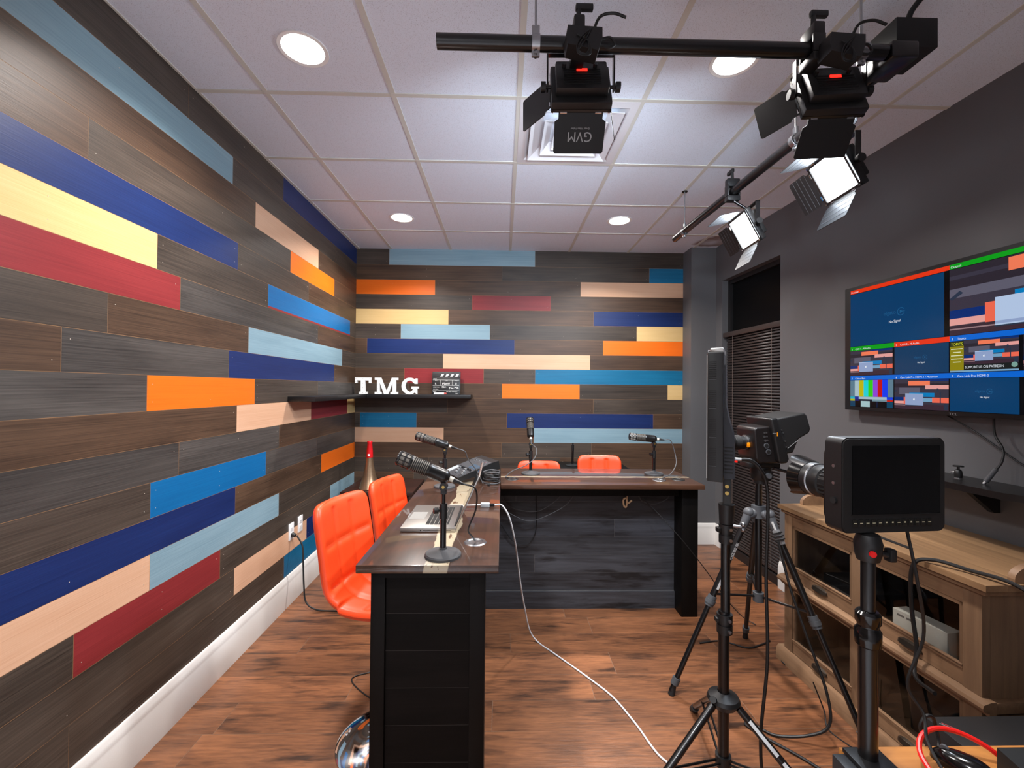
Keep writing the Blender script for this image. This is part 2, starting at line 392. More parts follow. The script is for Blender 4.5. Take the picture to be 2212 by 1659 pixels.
# right wall with the window opening, grey return wall, wall behind the camera
W0, W1, WZ0, WZ1 = 0.335, 1.165, 0.07, 2.585      # along-wall coordinates (y-3)
wr = MB(MR)
wr.box((0, YR-3.1, 0), (0.14, W0, CEIL+0.03), WALLG); wr.box((0, W0, WZ1), (0.14, W1, CEIL+0.03), WALLG)
wr.box((0, W1, 0), (0.14, 1.75, CEIL+0.03), WALLG); wr.box((0, W0, 0), (0.14, W1, WZ0), mat('dark_sill', (34, 28, 27), 0.5))
struct(wr.build('wall_right'))
wp = MB(); wp.box((1.872, YP, 0), (2.30, DB+0.14, CEIL+0.03), WALLG); struct(wp.build('wall_return'))
wz = MB(); wz.box((-1.6, YR-0.12, 0), (2.7, YR, CEIL+0.03), mat('rear_wall_paint', (212, 212, 216), 0.6)); struct(wz.build('wall_rear'))
wf = MB(MR); DK = mat('window_frame_bronze', (24, 22, 23), 0.4); 
wf.box((0.06, W0, WZ0), (0.12, W0+0.04, WZ1), DK); wf.box((0.06, W1-0.04, WZ0), (0.12, W1, WZ1), DK)
wf.box((0.06, W0, WZ1-0.04), (0.12, W1, WZ1), DK); wf.box((0.06, W0, WZ0), (0.12, W1, WZ0+0.05), DK); wf.box((0.05, W0, 2.02), (0.12, W1, 2.07), DK)
win = struct(wf.build('window_1'))
MB(MR).box((0.085, W0+0.04, WZ0+0.05), (0.095, W1-0.04, 2.02), mat('night_glass', (4, 4, 5), 0.35, spec=0.15)).box((0.085, W0+0.04, 2.07), (0.095, W1-0.04, WZ1-0.04), mat('night_glass', (4, 4, 5), 0.35, spec=0.15)).build('window_pane', win)
# mini blind
bl = thing('window_blind', 'brown horizontal mini blind lowered over the tall dark window', 'blind', MR @ V((0.03, 0.75, 2.06)))
BR = mat('blind_brown', (54, 45, 43), 0.45)
MB(MR).box((0.004, W0+0.005, 2.03), (0.045, W1-0.005, 2.075), BR, 0.004).build('head_rail', bl)
sl = MB(MR); n = 78
for i in range(n):
    z = 0.115+i*(2.02-0.115)/(n-1); a = radians(62); h = 0.0125
    sl.add([(0.026-h*cos(a), W0+0.03, z-h*sin(a)), (0.026-h*cos(a), W1-0.05, z-h*sin(a)), (0.026, W1-0.05, z+0.002), (0.026+h*cos(a), W1-0.05, z+h*sin(a)), (0.026+h*cos(a), W0+0.03, z+h*sin(a)), (0.026, W0+0.03, z+0.002)],
           [(0, 1, 2, 5), (5, 2, 3, 4)], BR)
s_ = sl.build('slats', bl); sm = s_.modifiers.new('thick', 'SOLIDIFY'); sm.thickness = 0.0008
MB(MR).box((0.014, W0+0.03, 0.085), (0.038, W1-0.05, 0.105), BR, 0.003).build('bottom_rail', bl)
for yy in (W0+0.12, W1-0.16):
    MB(MR).cyl((0.012, yy, 0.1), (0.012, yy, 2.04), 0.0016, mat('blind_cord', (120, 105, 98), 0.7), n=6).build('lift_cord', bl)

# baseboards
BBP = [(0, 0), (0.018, 0), (0.018, 0.155), (0.015, 0.163), (0.017, 0.172), (0.012, 0.183), (0.010, 0.196), (0.005, 0.205), (0, 0.207)]
b1 = MB(XFL); b1.prism(BBP, 1, YR, DB, WHTP); struct(b1.build('baseboard_left'))
b2 = MB(); b2.prism([(-p[0]+YP, p[1]) for p in BBP], 0, 1.855, 2.14, WHTP); struct(b2.build('baseboard_back'))
b3 = MB(MR); b3.prism([(-p[0], p[1]) for p in BBP], 1, -0.4, W0-0.005, WHTP); b3.prism([(-p[0], p[1]) for p in BBP], 1, W1, YP-3-0.01, WHTP)
struct(b3.build('baseboard_right'))

# ------------------------------------------------------------------ recessed lights, vent
GLOW = emit('lamp_glow', (255, 250, 240), 14.0)
def downlight(x, y, label, group, p, c):
    t = thing('ceiling_light', label, 'light', (x, y, CEIL), group)
    MB().lathe([(0.084, 0.0008), (0.099, -0.0012), (0.101, 0.0), (0.101, 0.012), (0.084, 0.012)], (x, y, CEIL), (0, 0, 1), WHT).build('trim_ring', t)
    MB().lathe([(0.0001, 0.0), (0.05, 0.0002), (0.085, 0.001)], (x, y, CEIL), (0, 0, 1), GLOW).build('diffuser', t)
    area('lamp', (x, y, CEIL-0.008), (0, 0, -1), 'DISK', 0.15, 0.15, p, c, radians(134), t)
G1 = 'recessed ceiling downlights'
downlight(-0.848, 1.833, 'round recessed downlight in the ceiling nearest the big pale blue plank, glowing white', G1, CAN_W, CAN_C)
downlight(0.986, 1.835, 'round recessed downlight half covered by the black ceiling pipe', G1, CAN_W*0.9, CAN_C)
downlight(-0.852, 3.645, 'small far recessed downlight near the left plank wall and navy board', G1, CAN_W, CAN_C)
downlight(0.974, 3.626, 'far recessed downlight beside the end of the slanting black pipe', G1, CAN_W*1.15, CAN_C)
for x, y in ((-0.95, 0.0), (-0.95, -1.2)):  # two unseen ceiling lamps, added to fill the room from behind
    downlight(x, y, 'round recessed downlight added out of view behind the camera as fill light', 'added fill downlights behind the camera', REAR_W, REAR_C)
vt = thing('ceiling_vent', 'square white air vent with stepped concentric louvres in the ceiling', 'vent', (GX+2.5*GS, GY+0.5*GS, CEIL))
vcx, vcy = GX+2.5*GS, GY+0.5*GS
VW = mat('vent_white', (222, 222, 226), 0.35)
def ring(mb, a, za, b, zb, th=0.004):
    vs = []; 
    for (h, z) in ((a, za), (b, zb), (b, zb+th), (a, za+th)):
        vs += [(vcx-h, vcy-h, z), (vcx+h, vcy-h, z), (vcx+h, vcy+h, z), (vcx-h, vcy+h, z)]
    fs = [(q*4+k, q*4+(k+1) % 4, ((q+1) % 4)*4+(k+1) % 4, ((q+1) % 4)*4+k) for q in range(4) for k in range(4)]
    mb.add(vs, fs, VW)
v = MB(); ring(v, 0.297, CEIL-0.001, 0.255, CEIL-0.005); v.build('vent_frame', vt)
for a, za, b, zb in ((0.255, CEIL-0.005, 0.215, CEIL+0.035), (0.235, CEIL-0.018, 0.165, CEIL+0.03), (0.165, CEIL-0.024, 0.115, CEIL+0.028), (0.105, CEIL-0.024, 0.062, CEIL+0.026)):
    v = MB(); ring(v, a, za, b, zb); v.build('louvre', vt)
MB().prism([(vcx-0.055, vcy-0.055), (vcx+0.055, vcy-0.055), (vcx+0.055, vcy+0.055), (vcx-0.055, vcy+0.055)], 2, CEIL-0.02, CEIL-0.014, VW).build('centre_plate', vt)
MB().box((vcx-0.29, vcy-0.29, CEIL+0.05), (vcx+0.29, vcy+0.29, CEIL+0.055), mat('duct_grey', (150, 146, 140), 0.6)).build('duct', vt)

# ------------------------------------------------------------------ ceiling pipes
PZ, PR = 2.655, 0.0235
def hanger(parent, x, y, ang):
    h = MB(); h.cyl((x, y, PZ+0.05), (x, y, CEIL+0.004), 0.004, STL, n=8); ho = h.build('hanger_rod', parent)
    c = MB(M.Translation((x, y, PZ)) @ M.Rotation(ang, 4, 'Z'))
    c.lathe([(PR, -0.013), (PR+0.004, -0.013), (PR+0.004, 0.013), (PR, 0.013)], (0, 0, 0), (1, 0, 0), STL, 24)
    c.box((-0.013, -0.006, PR), (0.013, 0.006, PR+0.035), STL, 0.002); c.box((-0.013, -0.005, -PR-0.02), (0.013, 0.005, -PR), STL, 0.002)
    c.cyl((0, -0.012, -PR-0.012), (0, 0.012, -PR-0.012), 0.005, STL, n=10); c.build('clamp', ho)
    MB().lathe([(0.0, 0), (0.02, 0), (0.02, 0.004), (0.0, 0.004)], (x, y, CEIL-0.005), (0, 0, 1), BLK, 16).build('ceiling_plate', ho)
p1 = thing('lighting_pipe', 'thick black ceiling pipe running straight across the room above the desks', 'pipe', (0.5, 1.41, PZ))
MB().cyl((-0.222, 1.41, PZ), (1.262, 1.41, PZ), PR, BLKP, n=28).build('pipe', p1)
hanger(p1, 0.10, 1.41, 0); hanger(p1, 1.184, 1.41, 0)
p2 = thing('lighting_pipe', 'black ceiling pipe running away along the right side, carrying both lit panels', 'pipe', (1.31, 2.3, PZ))
pd0, pd1 = V((1.325, 1.50, PZ)), V((1.285, 3.215, PZ))
q = MB(); q.cyl(pd0, pd1, PR, BLKP, n=24); q.sphere(pd1, PR, BLKP, 16); q.build('pipe', p2)
MB().box((1.268, 1.385, PZ-0.03), (1.36, 1.51, PZ+0.026), BLKP, 0.008).build('corner_joint', p2)
hanger(p2, 1.312, 1.92, pi/2); hanger(p2, 1.290, 3.06, pi/2)
jb = thing('junction_box', 'large black box fixed on the corner where the two ceiling pipes meet', 'box', (1.38, 1.48, PZ+0.03))
MB().box((1.31, 1.415, PZ+0.028), (1.452, 1.545, PZ+0.128), BLKM, 0.003).build('housing', jb)
MB().tube([(1.40, 1.47, PZ+0.126), (1.39, 1.45, PZ+0.17), (1.42, 1.43, PZ+0.22), (1.47, 1.42, CEIL)], 0.009, CABLE).build('cable', jb)

# ------------------------------------------------------------------ LED panel lights
LEDF = emit('led_face', (244, 250, 255), 9.0)
def led(label, c, ndir, clamp, on, power, doors, txt=None, sz=(0.205, 0.19), twist=0.0, brick=None, disp=True, cang=0.0):
    """c: centre of the lit face; ndir: light direction; clamp: point on the pipe"""
    t = thing('panel_light', label, 'studio light', clamp, 'LED panel lights on the ceiling pipes')
    n = V(ndir).normalized(); x = n.cross(V((0, 0, 1))).normalized(); z = x.cross(n)
    X = M(((x.x, n.x, z.x, c[0]), (x.y, n.y, z.y, c[1]), (x.z, n.z, z.z, c[2]), (0, 0, 0, 1))) @ M.Rotation(twist, 4, 'Y')
    w2, h2 = sz[0]/2, sz[1]/2
    b = MB(X)
    b.box((-w2, -0.032, -h2), (w2, -0.004, h2), BLK, 0.006); b.box((-w2*0.86, -0.062, -h2*0.7), (w2*0.86, -0.03, h2*0.78), BLK, 0.008)
    for k in range(7): b.box((-w2*0.6, -0.0635, -h2*0.5+k*0.012), (w2*0.6, -0.062, -h2*0.5+k*0.012+0.005), BLKM)
    b.build('housing', t)
    fr = MB(X)
    for a0, a1, c0, c1 in ((-w2, w2, h2-0.012, h2), (-w2, w2, -h2, -h2+0.012), (-w2, -w2+0.012, -h2, h2), (w2-0.012, w2, -h2, h2)):
        fr.box((a0, -0.006, c0), (a1, 0.004, c1), BLKP)
    for sx in (-1, 1):
        for sz_ in (-1, 1): fr.cyl((sx*(w2-.006), 0.003, sz_*(h2-.006)), (sx*(w2-.006), 0.008, sz_*(h2-.006)), 0.004, CHR, n=10)
    fr.build('face_frame', t)
    MB(X).box((-w2+0.012, -0.004, -h2+0.012), (w2-0.012, -0.001, h2-0.012), LEDF if on else mat('diffuser_off', (215, 215, 210), 0.4)).build('led_face', t)
    if power: area('lamp', X @ V((0, 0.006, 0)), n, 'RECTANGLE', sz[0]-0.03, sz[1]-0.03, power, LED_C, radians(150), t)
    DM = mat('barn_door_black', (13, 13, 15), 0.5)
    RIB = mat('barn_door_rib', (60, 62, 66), 0.4)
    for name, ang in doors.items():
        if name in 'tb':
            s = 1 if name == 't' else -1; hw, L = w2*0.86, 0.125
            Y = X @ M(((s, 0, 0, 0), (0, 1, 0, 0.004), (0, 0, s, s*h2), (0, 0, 0, 1))) if False else X @ M.Translation((0, 0.004, s*h2)) @ (M.Identity(4) if s > 0 else M.Rotation(pi, 4, 'Y'))
        else:
            s = 1 if name == 'r' else -1; hw, L = h2*0.86, 0.125
            Y = X @ M.Translation((s*w2, 0.004, 0)) @ M.Rotation(s*pi/2, 4, 'Y')
        Y = Y @ M.Rotation(-ang, 4, 'X')         # door plate: x along hinge, z outward
        d = MB(Y); pl = [(-hw*0.86, 0.0), (-hw*0.86, 0.018), (-hw, 0.026), (-hw, L-0.006), (-hw+0.006, L), (hw-0.006, L), (hw, L-0.006), (hw, 0.026), (hw*0.86, 0.018), (hw*0.86, 0.0)]
        d.prism(pl, 1, -0.0012, 0.0012, DM)
        if on:
            for k in range(1, 5): d.box((-hw+0.004, 0.0012, k*L/5), (hw-0.004, 0.0018, k*L/5+0.0016), RIB)
        d.cyl((-hw*0.8, 0, 0), (-hw*0.55, 0, 0), 0.004, CHR, n=8); d.cyl((hw*0.8, 0, 0), (hw*0.55, 0, 0), 0.004, CHR, n=8)
        do = d.build('barn_door', t)
        if txt and name == 'b':
            WT = mat('printed_grey', (175, 178, 180), 0.5)
            tx = MB(); T = Y @ M.Translation((0.002, -0.0016, 0.052)) @ M.Rotation(pi/2, 4, 'X')
            tx.text('GVM', T @ M.Translation((-0.004, 0.006, 0)), 0.044, WT, align='CENTER', sx=0.95)
            tx.text('Great Video Maker', T @ M.Translation((-0.004, -0.008, 0)), 0.0085, WT, align='CENTER')
            tx.build('lettering', do)
    cl = V(clamp); hy = -0.02; pv = X @ V((0, hy, 0)); xh = V((x.x, x.y, 0)).normalized()
    XY = M(((xh.x, -xh.y, 0, pv.x), (xh.y, xh.x, 0, pv.y), (0, 0, 1, pv.z), (0, 0, 0, 1))); yk = MB(XY); yh = 0.115
    for s in (-1, 1):
        yk.box((s*(w2+0.012)-0.0025, -0.011, -0.012), (s*(w2+0.012)+0.0025, 0.011, yh), BLKP)
    yk.box((-w2-0.0145, -0.011, yh-0.005), (w2+0.0145, 0.011, yh+0.001), BLKP); yk.build('yoke', t)
    for s in (-1, 1):
        k = MB(X); k.cyl((s*(w2-0.004), hy, 0), (s*(w2+0.022), hy, 0), 0.006, BLK, n=10); k.cyl((s*(w2+0.018), hy, 0), (s*(w2+0.034), hy, 0), 0.017, BLK, n=10, smooth=False); k.build('knob', t)
    top = XY @ V((0, 0, yh-0.002)); GA = M.Translation(cl) @ M.Rotation(cang, 4, 'Z'); g = MB(); g.cyl(top, V((cl.x, cl.y, cl.z-PR-0.022)) if cang else V((cl.x, cl.y+PR+0.014, cl.z-0.012)), 0.008, BLKP, n=12); g.xf = GA @ M.Translation(-cl)
    g.box((cl.x-0.022, cl.y-PR-0.012, cl.z-PR-0.03), (cl.x+0.022, cl.y+PR+0.012, cl.z-PR-0.002), BLK, 0.004)
    g.box((cl.x-0.02, cl.y-PR-0.012, cl.z-PR), (cl.x+0.02, cl.y-PR-0.003, cl.z+PR+0.012), BLK, 0.003)
    g.box((cl.x-0.02, cl.y+PR+0.003, cl.z-PR), (cl.x+0.02, cl.y+PR+0.012, cl.z+PR+0.012), BLK, 0.003)
    g.box((cl.x-0.018, cl.y-PR-0.012, cl.z+PR+0.004), (cl.x+0.018, cl.y+PR+0.012, cl.z+PR+0.05), BLK, 0.006)
    g.cyl((cl.x, cl.y, cl.z+PR+0.045), (cl.x+0.004, cl.y, cl.z+PR+0.105), 0.008, BLK, n=10); g.box((cl.x-0.008, cl.y-0.008, cl.z+PR+0.09), (cl.x+0.05, cl.y+0.008, cl.z+PR+0.11), BLK, 0.004)
    g.build('pipe_clamp', t)
    if disp:
        e = MB(X); e.box((-0.018, -0.0655, h2*0.16), (0.018, -0.062, h2*0.16+0.012), emit('red_display', (255, 30, 20), 2.2)); e.build('display', t)
        [MB(X).cyl((q_, -0.075, h2*0.4), (q_, -0.061, h2*0.4), 0.007, BLK, n=12).build('dial', t) for q_ in (0.045, -0.06)]
    if brick:
        bx = V(brick); a = MB(M.Translation(bx) @ M.Rotation(0.08, 4, 'Y')); a.prism([(-0.055, 0.028), (0.052, 0.032), (0.055, 0), (0.046, -0.04), (-0.05, -0.03), (-0.058, -0.005)], 1, -0.03, 0.03, BLK); a.build('power_adapter', t)
        cb = MB(); cb.tube([bx+V((0.05, 0, 0.012)), bx+V((0.085, 0.0, 0.02)), bx+V((0.10, 0, 0)), bx+V((0.085, 0, -0.012)), bx+V((0.05, 0, -0.008))], 0.004, CABLE)
        cb.tube([bx+V((0.03, 0, 0.03)), bx+V((0.05, -0.01, 0.075)), bx+V((0.09, -0.02, 0.08)), bx+V((0.13, -0.02, 0.068))], 0.0045, CABLE)
        for k in range(3): cb.tube([bx+V((0.02, -0.034, 0.02)), bx+V((0.0-0.01*k, -0.036, -0.02)), bx+V((-0.02, -0.036, -0.05-0.006*k)), bx+V((0.005+0.006*k, -0.036, -0.06)), bx+V((0.01, -0.034, -0.02)), bx+V((-0.025, -0.034, 0.0))], 0.0022, CABLE, 6)
        cb.build('power_cable', t)
    return t
D = radians
led('black panel light seen from behind with upside down white lettering on its hanging flap', (0.262, 1.505, 2.562), (0.03, cos(D(22)), -sin(D(22))), (0.238, 1.41, PZ), True, AB_W,
    {'b': D(59), 'l': D(42), 'r': D(72), 't': D(60)}, 'GVM', brick=(0.245, 1.352, 2.615))
led('black panel light seen from behind under the pipe corner, flap without lettering', (1.138, 1.505, 2.562), (0.10, cos(D(22)), -sin(D(22))), (1.02, 1.41, PZ), True, AB_W,
    {'b': D(59), 'l': D(42), 'r': D(94), 't': D(84)}, None, brick=(1.07, 1.352, 2.615))
led('glowing white panel light with open barn doors, larger and nearer of the lit pair', (1.380, 1.785, 2.428), (-cos(D(28)), 0.06, -sin(D(28))), (1.319, 1.79, PZ), True, LED_W,
    {'b': D(52), 'l': D(39), 'r': D(4), 't': D(74)}, None, disp=False, cang=pi/2)
led('glowing white panel light with open barn doors, smaller farther one near the window', (1.365, 2.43, 2.43), (-cos(D(28)), 0.06, -sin(D(28))), (1.303, 2.44, PZ), True, LED_W,
    {'b': D(52), 'l': D(30), 'r': D(4), 't': D(74)}, None, disp=False, cang=pi/2)

# ------------------------------------------------------------------ desks
ZD = 0.897
BAND = (160, 146, 122)
TOPY = wood('desk_top_wood_long', (40, 25, 17), (80, 52, 37), 1, 0.3, 60, 0.6, coat=0.7, rnd=0.1, blotch=((22, 13, 9), 7, 0.5, 0.7, 0.7), bump=0.0, stretch=0.05, band=(0, 0.03, 0.042, BAND))
TOPX = wood('desk_top_wood_cross', (42, 27, 19), (90, 60, 44), 0, 0.3, 60, 0.6, coat=0.6, rnd=0.1, blotch=((22, 13, 9), 7, 0.5, 0.7, 0.7), bump=0.0, stretch=0.05, band=(1, 0.0, 0.022, BAND))
BWX = wood('black_stained_boards', (20, 20, 22), (70, 72, 78), 0, 0.5, 60, 0.5, rnd=0.3, blotch=((8, 8, 9), 14, 0.54, 0.66, 0.85), bump=0.4, stretch=0.05)
BWZ = wood('black_stained_posts', (7, 6, 6), (16, 14, 13), 2, 0.5, 60, 0.5, rnd=0.1, bump=0.2, stretch=0.05, spec=0.15)
EDGE = mat('board_edge_worn', (110, 106, 102), 0.6, bscale=30, var=0.5)
def slab(x0, x1, y0, y1, m, org, parent):
    b = MB(); b.box((x0, y0, ZD-0.030), (x1, y1, ZD), m, 0.004); return b.build('desk_top', parent, None)
d1 = thing('desk', 'dark glossy wood desk running toward the camera with its black planked end', 'desk', (-0.26, 2.45, 0))
slab(-0.514, -0.007, 1.555, 3.42, TOPY, None, d1)
A0, A1, YE = -0.474, -0.057, 1.605
e = MB()
for k in range(6):
    z0 = 0.012+k*0.1366; e.box((A0+0.05, YE+0.012, z0+0.0010), (A1-0.05, YE+0.03, z0+0.1356), wood('black_end_boards', (6, 5, 5), (17, 14, 13), 0, 0.55, 60, 0.5, rnd=0.25, blotch=((5, 5, 5), 12, 0.5, 0.66, 0.8), bump=0.35, stretch=0.05, spec=0.12))
e.box((A0+0.05, YE+0.0126, 0.0), (A1-0.05, YE+0.028, 0.82), mat('end_board_edge', (44, 38, 34), 0.7, bscale=30, var=0.6)); e.build('end_boards', d1)
for x0, x1 in ((A0, A0+0.052), (A1-0.056, A1)):
    MB().box((x0, YE, 0), (x1, YE+0.075, ZD-0.030), BWZ, 0.002).build('post', d1)
MB().box((A0+0.052, YE, ZD-0.066), (A1-0.056, YE+0.03, ZD-0.030), BWZ).build('top_rail', d1)
e = MB()
for k in range(6):
    z0 = 0.012+k*0.1325
    e.box((A1-0.098, YE+0.09, z0+0.0012), (A1-0.080, 2.98, z0+0.1313), wood('black_stained_boards_long', (12, 12, 14), (40, 40, 44), 1, 0.5, 60, 0.5, rnd=0.25, bump=0.35, stretch=0.05))
e.build('inner_side_boards', d1)
MB().box((A0+0.02, 3.32, 0), (A0+0.07, 3.38, ZD-0.030), BWZ).build('post', d1)
MB().box((A0+0.02, YE+0.09, ZD-0.11), (A0+0.045, 3.33, ZD-0.030), BWZ).build('side_rail', d1)

d2 = thing('desk', 'dark glossy wood desk across the far end with black board front', 'desk', (0.65, 3.1, 0))
slab(-0.005, 1.345, 2.845, 3.42, TOPX, None, d2)
e = MB(); YP2 = 3.035
zs = [0.122+k*0.1235 for k in range(6)]
for k, z0 in enumerate(zs):
    cut = [-0.125, R.uniform(0.1, 1.0), 1.235] if k % 2 else [-0.125, 1.235]
    if k == 2: cut = [-0.125, 0.10, 1.235]
    for a, b_ in zip(cut, cut[1:]): e.box((a+.0008, YP2, z0+.0008), (b_-.0008, YP2+0.02, z0+0.1227), BWX)
e.box((-0.125, YP2+0.0008, 0.0), (1.235, YP2+0.022, 0.85), EDGE); e.build('front_boards', d2)
MB().box((-0.125, YP2-0.014, 0.0), (1.235, YP2+0.01, 0.118), BWX).build('base_rail', d2)
MB().box((-0.004, 2.925, ZD-0.030-0.062), (1.20, 2.955, ZD-0.030), BWZ).build('top_rail', d2)
MB().box((1.215, 2.905, 0), (1.325, 3.06, ZD-0.030), BWZ, 0.003).build('post', d2)
MB().box((1.26, 3.06, 0), (1.325, 3.37, ZD-0.030), BWZ, 0.003).build('side_panel', d2)
MB().box((0.02, 3.32, 0), (0.08, 3.38, ZD-0.030), BWZ).build('post', d2)
def grommet(x, y, m, parent, plug=True):
    b = MB(); b.lathe([(0.0, 0.001), (0.03, 0.001), (0.033, 0.004), (0.042, 0.004), (0.046, 0.0)], (x, y, ZD), (0, 0, 1), m, 28)
    return b.build('grommet', parent)
grommet(-0.105, 1.785, STL, d1); grommet(1.095, 3.0, STL, d2); grommet(0.075, 3.02, BLK, d2); grommet(1.235, 3.02, BLK, d2)

# ------------------------------------------------------------------ stools
LEATH = mat('orange_leatherette', (238, 72, 26), 0.42, bump=0.12, bscale=420, var=0.03)
def make_stool(zs):
    """origin on the floor under the column, facing +x; zs = seat height"""
    t = thing('bar_stool', 'stool', 'stool', (0, 0, 0), 'orange bar stools around the desks')
    prof = crom(
                [(-0.232, 0, 0.405), (-0.220, 0, 0.32), (-0.200, 0, 0.21), (-0.186, 0, 0.12), (-0.168, 0, 0.053), (-0.118, 0, 0.012), (-0.04, 0, 0.0), (0.06, 0, 0.004), (0.13, 0, 0.002), (0.185, 0, -0.018)], 9)
    n = len(prof); acc = [0]
    for i in range(1, n): acc.append(acc[-1]+(prof[i]-prof[i-1]).length)
    tot = acc[-1]; NU = 44; W = 0.195; T = 0.058
    seams_v = [0.24, 0.47, 0.74]
    vs = []; fs = []
    for i, p in enumerate(prof):
        tg = (prof[min(i+1, n-1)]-prof[max(i-1, 0)]).normalized(); nr = V((-tg.z, 0, tg.x))      # inward (toward sitter)
        if nr.z < 0 and i > n*0.6: nr = -nr
        s = acc[i]; e0 = min(s, tot-s)
        er = 0.055; k = sqrt(max(0, 1-((er-e0)/er)**2)) if e0 < er else 1.0
        ew = W-0.052*(1-sqrt(max(0.0, 1-((0.075-e0)/0.075)**2))) if e0 < 0.075 else W
        bulge = 0.012*math.exp(-((s-0.56*tot)/0.16)**2) if False else 0
        th = T*(0.35+0.65*k) if e0 < er else T
        loop = []
        us = [(-1+2*j_/30, 1) for j_ in range(31)] + [(1-2*j_/14, -1) for j_ in range(1, 14)]
        for u_, sd_ in us:
            uu = u_*ew; prof_n = (max(0.0, 1-abs(u_)**7))**0.4
            wrap = 0.034*(uu/W)**2 * (1 if i < n*0.55 else 0.5)
            q = p+V((0, uu, 0))+nr*(sd_*prof_n*th/2-T/2+wrap)
            if sd_ > 0 and abs(u_) < 0.97:
                du = min(abs(uu-W*0.32), abs(uu+W*0.32)); dv = min(abs(s-sv*tot) for sv in seams_v)
                dd = 0.0
                if 0.04*tot < s < 0.97*tot: dd += 0.010*math.exp(-(du/0.012)**2)
                if abs(uu) < W*0.86: dd += 0.010*math.exp(-(dv/0.012)**2)
                q -= nr*min(dd, 0.011)
            loop.append(q)
        NU = len(us)
        vs += [(q.x, q.y, q.z+zs) for q in loop]
    for i in range(n-1):
        for j in range(NU): fs.append((i*NU+j, i*NU+(j+1) % NU, (i+1)*NU+(j+1) % NU, (i+1)*NU+j))
    fs += [list(range(NU))[::-1], [(n-1)*NU+j for j in range(NU)]]
    b = MB(); b.add(vs, fs, LEATH, True); so = b.build('seat_shell', t)
    so.data.polygons.foreach_set('use_smooth', [True]*len(so.data.polygons))
    sd = so.modifiers.new('smooth', 'SUBSURF'); sd.levels = 1; sd.render_levels = 1
    MB().lathe([(0.205, 0.0), (0.205, 0.006), (0.19, 0.014), (0.13, 0.024), (0.06, 0.034), (0.038, 0.05), (0.034, 0.09), (0.0, 0.09)], (0, 0, 0), (0, 0, 1), CHR, 56).build('base', t)
    MB().cyl((0, 0, 0.08), (0, 0, zs*0.62), 0.030, CHR, n=28).cyl((0, 0, zs*0.6), (0, 0, zs-0.07), 0.019, BLKG, n=20).cyl((0, 0, zs-0.085), (0, 0, zs-0.06), 0.09, BLK, 0.1).build('column', t)
    f = MB(); f.tube([(0.03, 0, zs*0.5), (0.06, 0.10, zs*0.47), (0.17, 0.13, zs*0.44), (0.22, 0, zs*0.44), (0.17, -0.13, zs*0.44), (0.06, -0.10, zs*0.47), (0.03, 0, zs*0.5)], 0.009, CHR); f.build('footrest', t)
    return t
ST = [(-0.490, 1.905, D(-14), 'orange stool nearest the camera, beside the left edge of the desk'),
      (-0.475, 2.60, D(-15), 'second orange stool along the left of the desk, just behind the nearest one'),
      (0.32, 3.60, D(-92), 'low orange stool behind the far desk beside the upright microphone, only its top showing'),
      (0.83, 3.55, D(-95), 'orange stool behind the far desk with its tufted back standing above the top')]
proto = make_stool(0.635)
for i, (x, y, rz, lab) in enumerate(ST):
    o = proto if i == 0 else copy_thing(proto)
    o.location = (x, y, 0); o.rotation_euler = (0, 0, rz); o['label'] = lab
    if i == 1:
        for ch in o.children:
            if ch.name.startswith('seat_shell'): ch.location.z -= 0.06
            if ch.name.startswith('column'): ch.scale.z = 0.87
    if i == 2:
        for ch in o.children:
            if ch.name.startswith('seat_shell'): ch.location.z -= 0.150
            if ch.name.startswith('column'): ch.scale.z = 0.71
    if i == 3:
        for ch in o.children:
            if ch.name.startswith('seat_shell'): ch.location.z -= 0.090
            if ch.name.startswith('column'): ch.scale.z = 0.81

# ------------------------------------------------------------------ microphones and stands
MICB = mat('microphone_black', (20, 19, 19), 0.3); MESH_ = mat('microphone_mesh', (104, 99, 92), 0.5, 0.3, bump=0.6, bscale=1400)
def mic_stand(label, x, y, pivot, z0=ZD, r=0.068, knob=True):
    pivot = (pivot[0], pivot[1], pivot[2]-0.019)
    t = thing('microphone_stand', label, 'microphone stand', (x, y, z0), 'desk microphone stands')
    MB().lathe([(0.0, 0.0), (r, 0.0), (r, 0.008), (r*0.94, 0.013), (r*0.3, 0.022), (0.014, 0.026), (0.014, 0.032), (0.0, 0.032)], (x, y, z0), (0, 0, 1), mat('stand_base_grey', (62, 62, 64), 0.6), 40).build('base', t)
    p = MB(); zm = z0+(pivot[2]-z0)*0.62
    p.cyl((x, y, z0+0.03), (x, y, zm), 0.0115, BLKP, n=18); p.cyl((x, y, zm), (x, y, pivot[2]-0.03), 0.0075, BLKP, n=16); p.cyl((x, y, zm-0.03), (x, y, zm+0.025), 0.0145, BLK, n=18); p.build('pole', t)
    k = MB(); k.cyl((x, y, zm), (x-0.022, y-0.01, zm), 0.005, BLK, n=10); k.cyl((x-0.020, y-0.009, zm), (x-0.034, y-0.015, zm), 0.011, BLK, n=14); k.build('knob', t)
    c = MB(); c.box((x-0.011, y-0.009, pivot[2]-0.045), (x+0.011, y+0.009, pivot[2]-0.02), BLK, 0.003); c.cyl((x, y-0.015, pivot[2]-0.016), (x, y+0.015, pivot[2]-0.016), 0.015, BLK, n=18)
    c.cyl((x, y-0.017, pivot[2]-0.016), (x, y-0.015, pivot[2]-0.016), 0.006, BRASS, n=12); c.build('swivel_clip', t)
    return t
